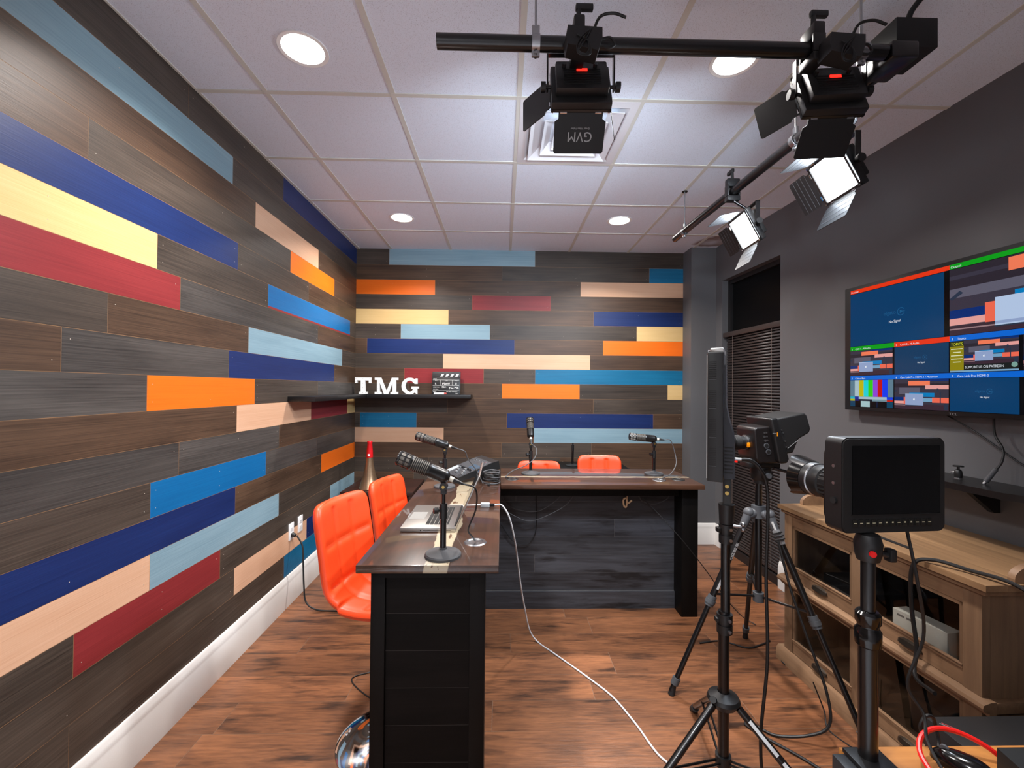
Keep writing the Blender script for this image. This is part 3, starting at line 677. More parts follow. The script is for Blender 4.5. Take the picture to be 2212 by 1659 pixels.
def microphone(label, front, rear, r=0.0265):
    f, b = V(front), V(rear); d = (f-b).normalized(); L = (f-b).length
    t = thing('microphone', label, 'microphone', (f+b)/2, 'black broadcast microphones')
    m = MB(); m.lathe([(0.0, 0.0), (0.013, 0.0), (0.017, L*0.02), (r*0.95, L*0.06), (r, L*0.10), (r, L*0.36), (r*1.03, L*0.365), (r*1.03, L*0.375), (r*0.93, L*0.38), (r*0.93, L*0.70), (r*1.05, L*0.72), (r*1.05, L*0.73)], b, d, MICB, 32); m.build('body', t)
    g = MB()
    x_, y_, _ = basis(d)
    for k in range(9):
        h = L*(0.40+k*0.033); g.lathe([(r*0.93, h), (r*1.02, h+L*0.005), (r*1.02, h+L*0.013), (r*0.93, h+L*0.018)], b, d, MICB, 28)
    for k in range(9):
        h = L*(0.42+k*0.033); g.lathe([(r*0.955, h-L*0.002), (r*0.985, h), (r*0.985, h+L*0.012), (r*0.955, h+L*0.014)], b, d, MESH_, 28)
    g.build('slotted_grille', t)
    h = MB(); h.lathe([(r*0.98, L*0.73), (r*0.98, L*0.93), (r*0.85, L*0.975), (0.0, L*0.985)], b, d, MESH_, 32)
    hb = h.build('head_mesh', t)
    c = MB()
    for q0 in (0.725, 0.82, 0.925): c.lathe([(r*0.97, L*q0), (r*1.06, L*q0+0.001), (r*1.06, L*q0+0.006), (r*0.97, L*q0+0.007)], b, d, MICB, 32)
    for k in range(10):
        a = 2*pi*k/10; e = x_*cos(a)+y_*sin(a); c.cyl(b+d*L*0.73+e*r, b+d*L*0.94+e*r, 0.0017, MICB, n=6)
    c.lathe([(r*0.4, L*0.99), (r*0.9, L*0.975), (r*0.95, L*0.95)], b, d, MICB, 32); c.build('head_cage', t)
    k = MB(); k.cyl(b+d*0.004, b-d*0.016, 0.010, mat('connector_pale', (200, 195, 180), 0.4), n=16); k.cyl(b-d*0.015, b-d*0.055, 0.0095, BLK, 0.005, n=14); k.build('connector', t)
    return b-d*0.052
mic_stand('black round-based microphone stand on the near end of the desk', -0.217, 1.642, (-0.217, 1.642, 1.192))
m1 = microphone('large black microphone nearest the camera, aimed over the near stool', (-0.392, 1.632, 1.270), (-0.196, 1.643, 1.187), 0.027)
mic_stand('black microphone stand on the desk behind the open laptop', -0.36, 2.77, (-0.36, 2.77, 1.168))
m2 = microphone('black microphone rising behind the laptop, aimed left toward the second stool', (-0.550, 2.78, 1.222), (-0.335, 2.77, 1.157))
mic_stand('black microphone stand at the left of the far desk, in front of the low stool', 0.214, 3.20, (0.214, 3.20, 1.150))
m3 = microphone('black microphone standing nearly upright, seen end on at the far desk', (0.214, 3.326, 1.299), (0.214, 3.218, 1.162))
mic_stand('black microphone stand at the right end of the far desk', 1.128, 3.20, (1.128, 3.20, 1.16))
m4 = microphone('black microphone lying level at the right end of the far desk', (0.945, 3.23, 1.175), (1.148, 3.20, 1.158))
def cable(label, pts, r, m, name='cable', group=None, sub=10):
    P = crom(pts, sub); b = MB(); b.tube(P, r, m, 8, curve=False)
    zmin = min(P, key=lambda q: q.z)
    return tag(b.build(name, None, (zmin.x, zmin.y, zmin.z-r)), label, 'cable', group)
cable('black cable drooping from the nearest microphone to the round metal desk grommet', [m1, m1+V((0.05, 0.0, -0.02)), (-0.098, 1.70, 1.06), (-0.125, 1.72, 0.985), (-0.13, 1.74, 0.955), (-0.115, 1.765, 0.925), (-0.105, 1.785, ZD+0.006)], 0.0035, CABLE, 'microphone_cable')
cable('grey cable running from the second microphone down to the mixer cable heap', [m2, m2+V((0.05, 0.01, -0.02)), (-0.215, 2.80, 1.07), (-0.16, 2.83, 0.99), (-0.135, 2.84, 0.935), (-0.12, 2.84, ZD+0.006)], 0.0035, CABLEG, 'microphone_cable')
cable('grey cable falling from the upright microphone to the desk corner', [m3, (0.250, 3.14, 1.09), (0.235, 3.10, 1.03), (0.17, 3.08, 0.98), (0.08, 3.07, 0.945), (0.03, 3.06, ZD+0.008), (0.05, 3.03, ZD+0.010), (0.075, 3.02, ZD+0.010)], 0.0035, CABLEG, 'microphone_cable')
cable('thin grey cable hanging from the level microphone to the right desk end', [m4, m4+V((0.05, 0, -0.005)), (1.272, 3.17, 1.06), (1.262, 3.12, 0.99), (1.20, 3.06, 0.93), (1.12, 3.01, ZD+0.012), (1.095, 3.0, ZD+0.010)], 0.0035, CABLEG, 'microphone_cable')

# ------------------------------------------------------------------ laptop, mixer and clutter on the desk
lx0, lx1, ly0, ly1 = -0.440, -0.196, 1.905, 2.275
lp = thing('laptop', 'open silver laptop with black keys on the desk, screen edge toward the camera', 'laptop', (-0.31, 2.09, ZD))
b = MB(); b.box((lx0, ly0, ZD+0.003), (lx1, ly1, ZD+0.020), ALU, 0.003)
for q in ((lx0+.02, ly0+.02), (lx1-.02, ly0+.02), (lx0+.02, ly1-.02), (lx1-.02, ly1-.02)): b.cyl((q[0], q[1], ZD+0.0006), (q[0], q[1], ZD+0.004), 0.006, BLK, n=10)
b.box((lx0-0.0005, 2.06, ZD+0.015), (lx0+0.004, 2.12, ZD+0.0205), mat('notch_grey', (120, 120, 120), 0.5)); b.build('base', lp)
k = MB(); kx0 = lx1-0.142
for r in range(6):
    n = 14; ys = ly0+0.045; step = (ly1-ly0-0.09)/n
    for c in range(n):
        if r == 0 and 4 <= c <= 8:
            if c == 4: k.box((kx0+0.001, ys+4*step+.001, ZD+0.0195), (kx0+0.0165, ys+9*step-.001, ZD+0.0215), BLKM)
            continue
        k.box((kx0+r*0.0188+0.001, ys+c*step+.0012, ZD+0.0195), (kx0+r*0.0188+(0.0165 if r < 5 else 0.009), ys+(c+1)*step-.0012, ZD+0.0215), BLKM)
k.build('keyboard', lp)
MB().box((lx0+0.012, 2.035, ZD+0.0195), (lx0+0.083, 2.145, ZD+0.0206), mat('trackpad', (128, 126, 122), 0.65, spec=0.2)).build('trackpad', lp)
MB().cyl((lx1-0.006, ly0+0.03, ZD+0.018), (lx1-0.006, ly1-0.03, ZD+0.018), 0.006, BLKM, n=14).build('hinge', lp)
b = MB(); b.box((lx0+0.1, ly0-0.0006, ZD+0.008), (lx0+0.22, ly0+0.002, ZD+0.0105), BLKM); b.cyl((lx0+.09, ly0-.0006, ZD+.009), (lx0+.09, ly0+.002, ZD+.009), 0.003, BLKM, n=10); b.build('port_slots', lp)
XS = M.Translation((lx1-0.002, 0, ZD+0.018)) @ M.Rotation(D(24), 4, 'Y')
s1 = MB(XS); s1.box((-0.003, ly0, 0.0), (0.004, ly1, 0.247), ALU, 0.002); lid = s1.build('lid', lp)
MB(XS).box((-0.0042, ly0+0.006, 0.012), (-0.003, ly1-0.006, 0.242), mat('screen_glass_black', (8, 8, 9), 0.03)).build('screen', lid)
b = MB(); b.tube([(-0.215, 2.262, ZD+0.0105), (-0.20, 2.30, ZD+0.010), (-0.14, 2.31, ZD+0.010), (-0.105, 2.31, ZD+0.012)], 0.0035, mat('white_cord', (225, 225, 225), 0.5))
b.tube([(-0.33, 2.279, ZD+0.012), (-0.27, 2.30, ZD+0.010), (-0.20, 2.305, ZD+0.010)], 0.0035, mat('white_cord', (225, 225, 225), 0.5))
ad = tag(b.build('adapter_lead', None, (-0.2, 2.3, ZD)), 'short white lead from the laptop to a silver adapter', 'cable')
b = MB(); b.box((-0.108, 2.298, ZD), (-0.062, 2.322, ZD+0.022), mat('silver_adapter', (205, 208, 210), 0.3), 0.003); b.box((-0.063, 2.302, ZD+0.004), (-0.035, 2.318, ZD+0.018), BLK, 0.003)
tag(b.build('video_adapter', None, (-0.085, 2.31, ZD)), 'small silver cable adapter lying on the desk right of the laptop', 'adapter')
cable('long white braided cable curving off the desk edge and across the wooden floor',
      [(-0.035, 2.31, ZD+0.011), (0.005, 2.31, ZD+0.008), (0.045, 2.31, ZD-0.06), (0.075, 2.36, 0.70), (0.092, 2.44, 0.58), (0.115, 2.50, 0.40), (0.14, 2.56, 0.25), (0.175, 2.62, 0.08), (0.225, 2.62, 0.006), (0.30, 2.52, 0.0045), (0.375, 2.42, 0.0045), (0.47, 2.29, 0.0045), (0.56, 2.15, 0.0045), (0.62, 1.98, 0.0045), (0.67, 1.80, 0.0045), (0.76, 1.72, 0.0045), (0.97, 1.58, 0.0045)], 0.0045, CABLEW)
# audio mixer on a tilted stand
mx_ = thing('audio_mixer', 'black audio mixer with faders and glowing pads on a raised stand', 'mixer', (-0.19, 3.08, ZD))
XM = M.Translation((-0.215, 3.06, ZD+0.066)) @ M.Rotation(D(28), 4, 'Z') @ M.Rotation(D(-11), 4, 'Y') @ M.Scale(0.92, 4)
b = MB(XM); b.prism([(-0.17, -0.028), (0.17, -0.028), (0.17, 0.035), (0.12, 0.035), (-0.17, 0.0)], 1, -0.15, 0.15, BLK); b.build('housing', mx_)
XT = XM @ M.Translation((-0.025, 0, 0.018)) @ M.Rotation(-atan2(0.035, 0.29), 4, 'Y')
b = MB(XT); b.box((-0.142, -0.142, -0.002), (0.14, 0.142, 0.001), mat('mixer_face', (60, 62, 66), 0.35)); b.build('face_plate', mx_)
for i in range(6):
    yy = -0.12+i*0.035
    MB(XT).box((-0.135, yy-0.002, 0.001), (-0.055, yy+0.002, 0.0016), BLKM).box((-0.105+0.03*(i % 3), yy-0.008, 0.001), (-0.088+0.03*(i % 3), yy+0.008, 0.014), GRY2, 0.002).build('fader', mx_)
for i in range(8):
    MB(XT).box((-0.12+(i//2)*0.024, 0.085+(i % 2)*0.026, 0.001), (-0.10+(i//2)*0.024, 0.107+(i % 2)*0.026, 0.005), emit('pad_white', (220, 225, 230), 0.9)).build('pad', mx_)
for i in range(6):
    MB(XT).cyl((-0.03, -0.12+i*0.035, 0.001), (-0.03, -0.12+i*0.035, 0.016), 0.009, BLK, 0.007, 14).build('knob', mx_)
MB(XT).box((0.0, -0.13, 0.001), (0.055, -0.02, 0.003), emit('mixer_screen', (90, 120, 150), 0.5)).build('display', mx_)
b = MB(XT)
for i in range(9): b.cyl((0.09+(i % 2)*0.022, -0.12+i*0.028, 0.001), (0.09+(i % 2)*0.022, -0.12+i*0.028, 0.004), 0.007, CHR, n=12)
b.build('sockets', mx_)
for p in ((-0.31, 2.95), (-0.13, 3.01), (-0.34, 3.10), (-0.14, 3.18)): MB().box((p[0]-0.012, p[1]-0.012, ZD+0.0006), (p[0]+0.012, p[1]+0.012, ZD+0.04), BLK).build('stand_leg', mx_)
for i in range(7):
    a = [V((-0.06+R.uniform(-.05, .05), 2.97+R.uniform(-.05, .08), ZD+0.02+0.011*i+R.uniform(0, .004))) for _ in range(1)][0]
    pts = []
    for k in range(11):
        tt = 2*pi*k/8; rr = 0.052+R.uniform(-0.012, 0.012)
        pts.append(V((min(-0.012, -0.062+rr*cos(tt)*1.0), 2.90+rr*sin(tt)*1.0, ZD+0.006+0.011*i+R.uniform(-0.001, 0.006))))
    cable('black cable coiled in the heap right of the audio mixer', pts, 0.0042, CABLE if i % 3 else CABLEG, 'coiled_cable', 'cables coiled beside the mixer', 6)
b = MB(); b.box((-0.09, 2.80, ZD), (-0.075, 2.83, ZD+0.012), BLK, 0.003); b.box((-0.088, 2.826, ZD+0.002), (-0.077, 2.836, ZD+0.010), mat('red_plug', (200, 50, 40), 0.4))
tag(b.build('audio_plug', None, (-0.08, 2.815, ZD)), 'tiny black plug with a red end lying by the cable heap', 'plug')
# cables hanging in front of the far desk's boards
hz = ZD-0.1
cable('black cable swagging under the left of the far desk top', [(-0.01, 2.98, hz+0.05), (0.03, 2.99, 0.74), (0.12, 3.0, 0.69), (0.25, 3.0, 0.68), (0.36, 3.0, 0.74), (0.42, 2.99, hz+0.01)], 0.003, CABLEG, 'hanging_cable', 'cables hanging below the far desk top')
cable('black cable swagging lower under the left of the far desk top', [(-0.01, 2.965, 0.72), (0.1, 2.975, 0.65), (0.2, 2.975, 0.62), (0.32, 2.975, 0.66), (0.44, 2.97, 0.73), (0.50, 2.97, hz+0.01)], 0.003, CABLEG, 'hanging_cable', 'cables hanging below the far desk top')
cable('long black cable loop hanging in front of the black boards', [(0.24, 3.0, hz+0.01), (0.245, 3.01, 0.62), (0.23, 3.02, 0.5), (0.17, 3.02, 0.44), (0.08, 3.02, 0.47), (0.0, 3.02, 0.58)], 0.003, CABLE, 'hanging_cable', 'cables hanging below the far desk top')
cable('grey cable hooked below the right of the far desk top', [(0.93, 2.99, hz+0.02), (0.98, 3.0, 0.75), (1.06, 3.0, 0.73), (1.14, 3.0, 0.76), (1.16, 2.99, hz-0.01)], 0.003, CABLEG, 'hanging_cable', 'cables hanging below the far desk top')
cable('thin black cable stretched from under the far desk down to the floor by the cabinet', [(0.94, 2.98, hz+0.01), (1.05, 2.94, 0.70), (1.20, 2.86, 0.53), (1.36, 2.86, 0.33), (1.50, 2.88, 0.14), (1.60, 2.86, 0.03), (1.66, 2.80, 0.004)], 0.003, CABLE, 'taut_cable')
b = MB(); b.tube([(0.87, 2.995, hz+0.01), (0.868, 2.99, 0.755), (0.86, 2.985, 0.715), (0.845, 2.985, 0.725), (0.842, 2.985, 0.765), (0.862, 2.985, 0.775), (0.87, 2.985, 0.74), (0.90, 2.985, 0.76)], 0.006, mat('cream_tie', (215, 180, 140), 0.5)); tag(b.build('cable_tie', None, (0.865, 2.99, 0.71)), 'knotted cream cable tie hanging below the far desk top', 'tie')

# ------------------------------------------------------------------ corner shelves and what stands on them
SHB = mat('shelf_black', (18, 17, 18), 0.38); ZS = 1.457
tag(MB(XFL).box((-0.001, 3.05, ZS-0.035), (0.19, 4.218, ZS), SHB, 0.002).build('corner_shelf', None, (-1.40, 3.6, ZS-0.035)), 'black floating shelf on the left plank wall', 'shelf')
tag(MB().box((-1.47, 4.225, ZS-0.035), (-0.305, DB+0.001, ZS), SHB, 0.002).build('corner_shelf', None, (-0.9, 4.35, ZS-0.035)), 'black floating shelf on the far plank wall under the white letters', 'shelf')
LW = mat('letter_white', (238, 238, 236), 0.4)
def letter(name, label, poly, x0, h, y, bulbs, hole=None):
    b = MB(); P = [(x0+p[0]*h, ZS+p[1]*h) for p in poly]
    b.prism(P, 1, y-0.03, y, LW)
    o = tag(b.build(name, None, (x0+0.4*h, y-0.015, ZS)), label, 'letter')
    d = MB()
    for p in bulbs: d.cyl((x0+p[0]*h, y-0.0312, ZS+p[1]*h), (x0+p[0]*h, y-0.0295, ZS+p[1]*h), 0.0022, mat('letter_stud', (150, 150, 148), 0.4), n=10)
    d.build('studs', o); return o
LH = 0.163
Tp = [(0, 1), (0, .66), (.14, .66), (.14, .82), (.36, .82), (.36, .14), (.25, .14), (.25, 0), (.75, 0), (.75, .14), (.62, .14), (.62, .82), (.84, .82), (.84, .66), (.98, .66), (.98, 1)]
letter('letter_t', 'white marquee letter T on the shelf', Tp, -1.458, LH, 4.36, [(.07, .94), (.9, .94), (.49, .93), (.07, .73), (.9, .73), (.49, .65), (.49, .38), (.32, .07), (.49, .07), (.67, .07)])
Mp = [(0, 1), (0, .86), (.13, .86), (.13, .14), (0, .14), (0, 0), (.42, 0), (.42, .14), (.30, .14), (.30, .70), (.56, 0), (.82, 0), (1.08, .70), (1.08, .14), (.95, .14), (.95, 0), (1.40, 0), (1.40, .14), (1.27, .14), (1.27, .86), (1.40, .86), (1.40, 1), (1.03, 1), (.70, .16), (.36, 1)]
letter('letter_m', 'white marquee letter M on the shelf', Mp, -1.262, LH, 4.36, [(.21, .93), (.21, .62), (.21, .35), (.21, .07), (.48, .6), (.58, .35), (.82, .35), (.92, .6), (1.18, .93), (1.18, .62), (1.18, .35), (1.18, .07)])
def arc(cx, cy, rx, ry, a0, a1, n): return [(cx+rx*cos(radians(a0+(a1-a0)*i/n)), cy+ry*sin(radians(a0+(a1-a0)*i/n))) for i in range(n+1)]
Gp = [(.98, .97), (.98, .64), (.82, .64)] + arc(.50, .50, .30, .33, 48, 312, 22) + [(.72, .36), (.60, .36), (.60, .50), (1.04, .50), (1.04, .38), (.96, .38), (.96, .0), (.84, .06)] + arc(.50, .50, .51, .52, 305, 55, 26)[0:] + [(.84, .97)]
Gp = [(.96, .97), (.96, .64), (.80, .64)] + arc(.49, .50, .27, .34, 50, 300, 22) + [(.72, .34), (.60, .34), (.60, .48), (1.04, .48), (1.04, .36), (.95, .36), (.95, .0), (.83, .08)] + arc(.49, .50, .49, .51, 312, 48, 26) + [(.84, .97)]
letter('letter_g', 'white marquee letter G on the shelf', Gp, -0.998, LH, 4.36, [(.87, .85), (.66, .93), (.42, .94), (.2, .8), (.1, .6), (.1, .38), (.24, .15), (.5, .07), (.78, .13), (.86, .42)])
cb = thing('clapperboard', 'black film clapperboard with white stripes and handwriting on the shelf', 'clapperboard', (-0.565, 4.38, ZS))
XC = M.Translation((-0.565, 4.38, ZS)) @ M.Rotation(D(-10), 4, 'X')
CBW, CBH = 0.142, 0.232
WT = mat('chalk_white', (228, 228, 224), 0.6)
MB(XC).box((-CBW, -0.006, 0.0), (CBW, 0.006, CBH*0.76), mat('slate_black', (14, 14, 15), 0.35), 0.002).build('slate', cb)
MB(XC).box((-CBW, -0.007, CBH*0.765), (CBW, 0.007, CBH), mat('clap_stick', (44, 42, 42), 0.4), 0.002).build('clap_stick', cb)
b = MB(XC)
for k in range(4):
    x = -0.062+k*0.05; b.quad((x, -0.0078, CBH*0.79), (x+0.024, -0.0078, CBH*0.79), (x+0.039, -0.0078, CBH*0.90), (x+0.015, -0.0078, CBH*0.90), WT)
b.build('stripes', cb)
b = MB(XC); yb = -0.0066
for z in (0.63, 0.39, 0.165): b.box((-CBW+0.008, yb, CBH*z), (CBW-0.012, yb+0.001, CBH*z+0.0018), WT)
for x in (-0.06, 0.06): b.box((x, yb, CBH*0.39), (x+0.0016, yb+0.001, CBH*0.63), WT)
def lab(txt, x, z, s, al='LEFT', rot=0): b.text(txt, M.Translation((x, yb-0.0004, z)) @ M.Rotation(pi/2, 4, 'X') @ M.Rotation(rot, 4, 'Z'), s, WT, align=al)
lab('PROD.', -CBW+0.012, CBH*0.66, 0.013); lab('ROLL', -0.10, CBH*0.585, 0.010, 'CENTER'); lab('SCENE', 0.0, CBH*0.585, 0.010, 'CENTER'); lab('TAKE', 0.10, CBH*0.585, 0.010, 'CENTER')
lab('DIRECTOR:', -CBW+0.012, CBH*0.30, 0.013); lab('CAMERA:', -CBW+0.012, CBH*0.21, 0.013); lab('DATE', -CBW+0.012, CBH*0.105, 0.013); lab('Day-Night Int Ext Mos', 0.06, CBH*0.105, 0.012, 'CENTER'); lab('Sync', 0.108, CBH*0.03, 0.012, 'CENTER')
lab('5', -0.105, CBH*0.42, 0.030, 'CENTER', 0.1); lab('Messy', 0.0, CBH*0.435, 0.032, 'CENTER', 0.12); lab('II', 0.098, CBH*0.43, 0.030, 'CENTER', -0.1); lab('Film', -0.02, CBH*0.29, 0.026, 'CENTER', 0.1); lab('The Mic', 0.078, CBH*0.245, 0.030, 'CENTER', 0.1)
b.build('lettering', cb)
b = MB(); b.cyl((-0.68, 4.355, ZS+0.009), (-0.58, 4.352, ZS+0.009), 0.009, WHT, n=14); b.cyl((-0.58, 4.352, ZS+0.009), (-0.556, 4.3515, ZS+0.009), 0.0085, mat('marker_red', (170, 40, 30), 0.4), n=14)
tag(b.build('marker_pen', None, (-0.62, 4.353, ZS)), 'white marker pen lying in front of the clapperboard', 'pen')

# corner side cabinet with cone megaphone
DKW = wood('dark_red_wood', (34, 18, 14), (58, 32, 24), 0, 0.4, 60, 0.5, bump=0.1, stretch=0.05)
sc_ = thing('side_cabinet', 'low dark wood shelf unit in the corner behind the left stools', 'cabinet', (-1.16, 4.1, 0))
SZ = 0.60
MB().box((-1.42, 3.86, SZ-0.03), (-0.78, 4.44, SZ), DKW, 0.003).build('top', sc_)
for x in (-1.41, -0.82): MB().box((x, 3.87, 0), (x+0.03, 4.43, SZ-0.03), DKW).build('side_panel', sc_)
for z in (0.08, 0.30): MB().box((-1.38, 3.88, z), (-0.82, 4.43, z+0.02), DKW).build('shelf_board', sc_)
MB().box((-1.38, 4.415, 0.1), (-0.82, 4.43, SZ-0.03), DKW).build('back_panel', sc_)
b = MB(); b.box((-1.13, 3.93, 0.3205), (-1.0, 4.1, 0.40), mat('grey_card_box', (120, 120, 122), 0.6), 0.003); tag(b.build('small_box', None, (-1.06, 4.0, 0.32)), 'small grey box on the shelf of the dark corner unit', 'box')
cn = thing('megaphone', 'tarnished metal cone megaphone with red mouthpiece standing in the corner', 'megaphone', (-1.21, 4.02, SZ))
BZ = mat('tarnished_metal', (150, 124, 98), 0.3, 0.75, bscale=30, var=0.25)
MB().lathe([(0.09, 0.0), (0.093, 0.004), (0.088, 0.01), (0.056, 0.12), (0.036, 0.22), (0.028, 0.285), (0.0, 0.285)], (-1.21, 4.02, SZ), (0, 0, 1), BZ, 40).build('cone', cn)
RD = mat('red_paint', (200, 18, 26), 0.35)
mp_ = MB().lathe([(0.030, 0.283), (0.028, 0.34), (0.021, 0.41), (0.024, 0.425), (0.022, 0.43), (0.0, 0.43)], (-1.21, 4.02, SZ), (0, 0, 1), RD, 32).build('mouthpiece', cn)
MB().box((-1.218, 3.9895, SZ+0.296), (-1.199, 3.993, SZ+0.316), WHT).build('price_label', mp_)
# small table and stand behind the far stools
tb = thing('side_table', 'low dark table behind the far stools against the plank wall', 'table', (0.70, 4.2, 0))
MB().box((0.35, 4.0, 0.75), (1.2, 4.44, 0.78), BWZ, 0.003).build('table_top', tb)
for x in (0.37, 1.14):
    for y in (4.02, 4.38): MB().box((x, y, 0), (x+0.04, y+0.04, 0.75), BWZ).build('leg', tb)
sp_ = thing('microphone_stand', 'short empty microphone stand behind the far stools', 'microphone stand', (0.685, 4.2, 0.78))
MB().lathe([(0, 0), (0.066, 0), (0.066, 0.008), (0.02, 0.02), (0, 0.022)], (0.685, 4.2, 0.78), (0, 0, 1), BLK, 32).build('base', sp_)
MB().cyl((0.685, 4.2, 0.80), (0.688, 4.2, 0.95), 0.011, BLKP, n=14).cyl((0.688, 4.2, 0.93), (0.688, 4.2, 0.985), 0.013, BLK, n=14).cyl((0.688, 4.2, 0.985), (0.688, 4.2, 1.0), 0.007, BLK, n=12).build('pole', sp_)

# ------------------------------------------------------------------ outlets
def outlet(y, z, label, plug):
    t = thing('wall_outlet', label, 'outlet', XFL @ V((0.002, y, z)), 'outlet plates on the left wall')
    MB(XFL).box((0, y-0.036, z-0.058), (0.006, y+0.036, z+0.058), WHT, 0.002).build('plate', t)
    for s in (-1, 1):
        b = MB(XFL); b.box((0.006, y-0.017, z+s*0.02-0.014), (0.0075, y+0.017, z+s*0.02+0.014), WHT, 0.0006)
        for q in (-0.007, 0.007): b.box((0.0075, y+q-0.001, z+s*0.02-0.004), (0.0078, y+q+0.001, z+s*0.02+0.005), BLKM)
        b.build('socket', t)
outlet(3.123, 0.500, 'white wall outlet plate with the black plug in it', True)
outlet(3.262, 0.512, 'white wall outlet plate without a plug, next to the used one', False)
pc = thing('power_cord', 'black power cord plugged into the outlet and hanging to the floor', 'cord', (-1.44, 3.12, 0))
MB(XFL).cyl((0.0078, 3.123, 0.478), (0.035, 3.121, 0.472), 0.017, BLK, 0.012, 16).build('plug', pc)
MB().tube([(-1.445, 3.121, 0.472), (-1.40, 3.11, 0.40), (-1.38, 3.08, 0.29), (-1.36, 3.05, 0.15), (-1.33, 3.02, 0.05), (-1.24, 3.0, 0.007), (-1.05, 2.98, 0.006), (-0.80, 2.90, 0.006)], 0.0055, CABLE).build('cord', pc)
cable('thin black cable looping on the floor beside the near stool', [(-0.50, 2.13, 0.0035), (-0.62, 2.15, 0.0035), (-0.77, 2.29, 0.0035), (-0.70, 2.35, 0.0035), (-0.55, 2.38, 0.0035), (-0.45, 2.33, 0.0035)], 0.003, CABLE, 'floor_cable')

# ------------------------------------------------------------------ television on the right wall
def wally(y): return y-3.0
tv = thing('television', 'large wall mounted flat screen showing a grid of video feeds and test bars', 'television', MR @ V((-0.04, -0.95, 1.41)))
TY0, TY1, TZ0, TZ1 = wally(1.44), wally(2.655), 1.412, 2.158      # right (near) and left (far) edges
XTV = -0.062
b = MB(MR); b.box((-0.045, TY0+0.03, TZ0+0.04), (-0.0005, TY1-0.03, TZ1-0.1), BLKM); b.box((XTV, TY0, TZ0), (-0.036, TY1, TZ1), BLK, 0.004); b.build('housing', tv)
BZ_ = 0.0
SU0, SU1, SV0, SV1 = wally(2.612), wally(1.478), 1.433, 2.137      # picture: left, right, bottom, top
scr = MB(MR); lay = [0]
EM = 0.66
def sq(u0, v0, u1, v1, m, dz=None):
    """screen rectangle, u from left 0..1, v from top 0..1"""
    lay[0] += 1; x = XTV-0.0006-(lay[0] % 400)*0.000004
    a, c = SU0+(SU1-SU0)*u0, SU0+(SU1-SU0)*u1; t, d = SV1-(SV1-SV0)*v0, SV1-(SV1-SV0)*v1
    scr.quad((x, a, d), (x, c, d), (x, c, t), (x, a, t), m)
def sp(poly, m):
    lay[0] += 1; x = XTV-0.0006-(lay[0] % 400)*0.000004
    scr.add([(x, SU0+(SU1-SU0)*p[0], SV1-(SV1-SV0)*p[1]) for p in poly], [list(range(len(poly)))], m)
def sc(name, rgb, s=EM): return emit('screen_'+name, rgb, s)
def stx(txt, u, v, size, m, al='LEFT', sx=1.0):
    lay[0] += 1; x = XTV-0.0006-(lay[0] % 400)*0.000004
    T = M(((0, 0, -1, x), (-1, 0, 0, SU0+(SU1-SU0)*u), (0, 1, 0, SV1-(SV1-SV0)*v), (0, 0, 0, 1)))
    scr.text(txt, T, size, m, align=al, sx=sx)
K = sc('black', (5, 6, 10), 0.6); NV = sc('dark_blue', (3, 58, 102)); RD_ = sc('red', (228, 52, 16)); GN = sc('green', (8, 156, 24)); BL = sc('header_blue', (6, 100, 208)); W_ = sc('white', (225, 232, 240)); LG = sc('logo_blue', (24, 88, 134)); 
sq(0, 0, 1, 1, K)
def logo(u, v, s, k=1.0):
    stx('elgato', u-0.004, v+0.008*s, 0.030*s, LG, 'RIGHT')
    c = (u+0.022*s, v-0.002*s); n = 26
    for i in range(n):
        a0, a1 = radians(35+i*300/n), radians(35+(i+1)*300/n)
        f = lambda a, r: (c[0]+r*s*cos(a)/1.13, c[1]-r*s*sin(a)/0.704)
        sp([f(a0, 0.022), f(a1, 0.022), f(a1, 0.018), f(a0, 0.018)], LG)
    sp([(c[0]-0.006*s, c[1]-0.013*s), (c[0]+0.010*s, c[1]), (c[0]-0.006*s, c[1]+0.013*s)], LG)
    sq(c[0]+0.008*s, c[1]-0.002*s, c[0]+0.019*s, c[1]+0.003*s, LG)
    stx('No Signal', u-0.01*s, v+0.075*s, 0.020*s, W_, 'CENTER', 0.9)
def apple(u, v, s):
    n = 22; pl = []
    for i in range(n):
        a = 2*pi*i/n; r = 1.0+0.10*cos(2*a+pi)*(1 if sin(a) > 0 else 0.6)
        if -0.45 < math.atan2(sin(a), cos(a)) < 0.65: r *= 0.78
        pl.append((u+r*s*0.62*cos(a), v-r*s*0.92*sin(a)))
    for i in range(n): sp([(u, v), pl[i], pl[(i+1) % n]], W_)
    sp([(u+0.02*s, v-1.05*s), (u+0.42*s, v-1.65*s), (u+0.36*s, v-1.2*s)], W_)
FD = {k: sc('feed_'+k, c) for k, c in {'bg': (56, 52, 66), 'bg2': (92, 90, 106), 'bg3': (44, 38, 48), 'or': (240, 122, 86), 'pk': (226, 158, 152), 'bu': (0, 122, 186), 'nv': (4, 44, 112), 'la': (176, 196, 226), 'la2': (142, 160, 198), 'st': (236, 104, 80), 'tb': (58, 40, 52), 'li': (150, 120, 126), 'mc': (40, 52, 72), 'lb': (112, 158, 190)}.items()}
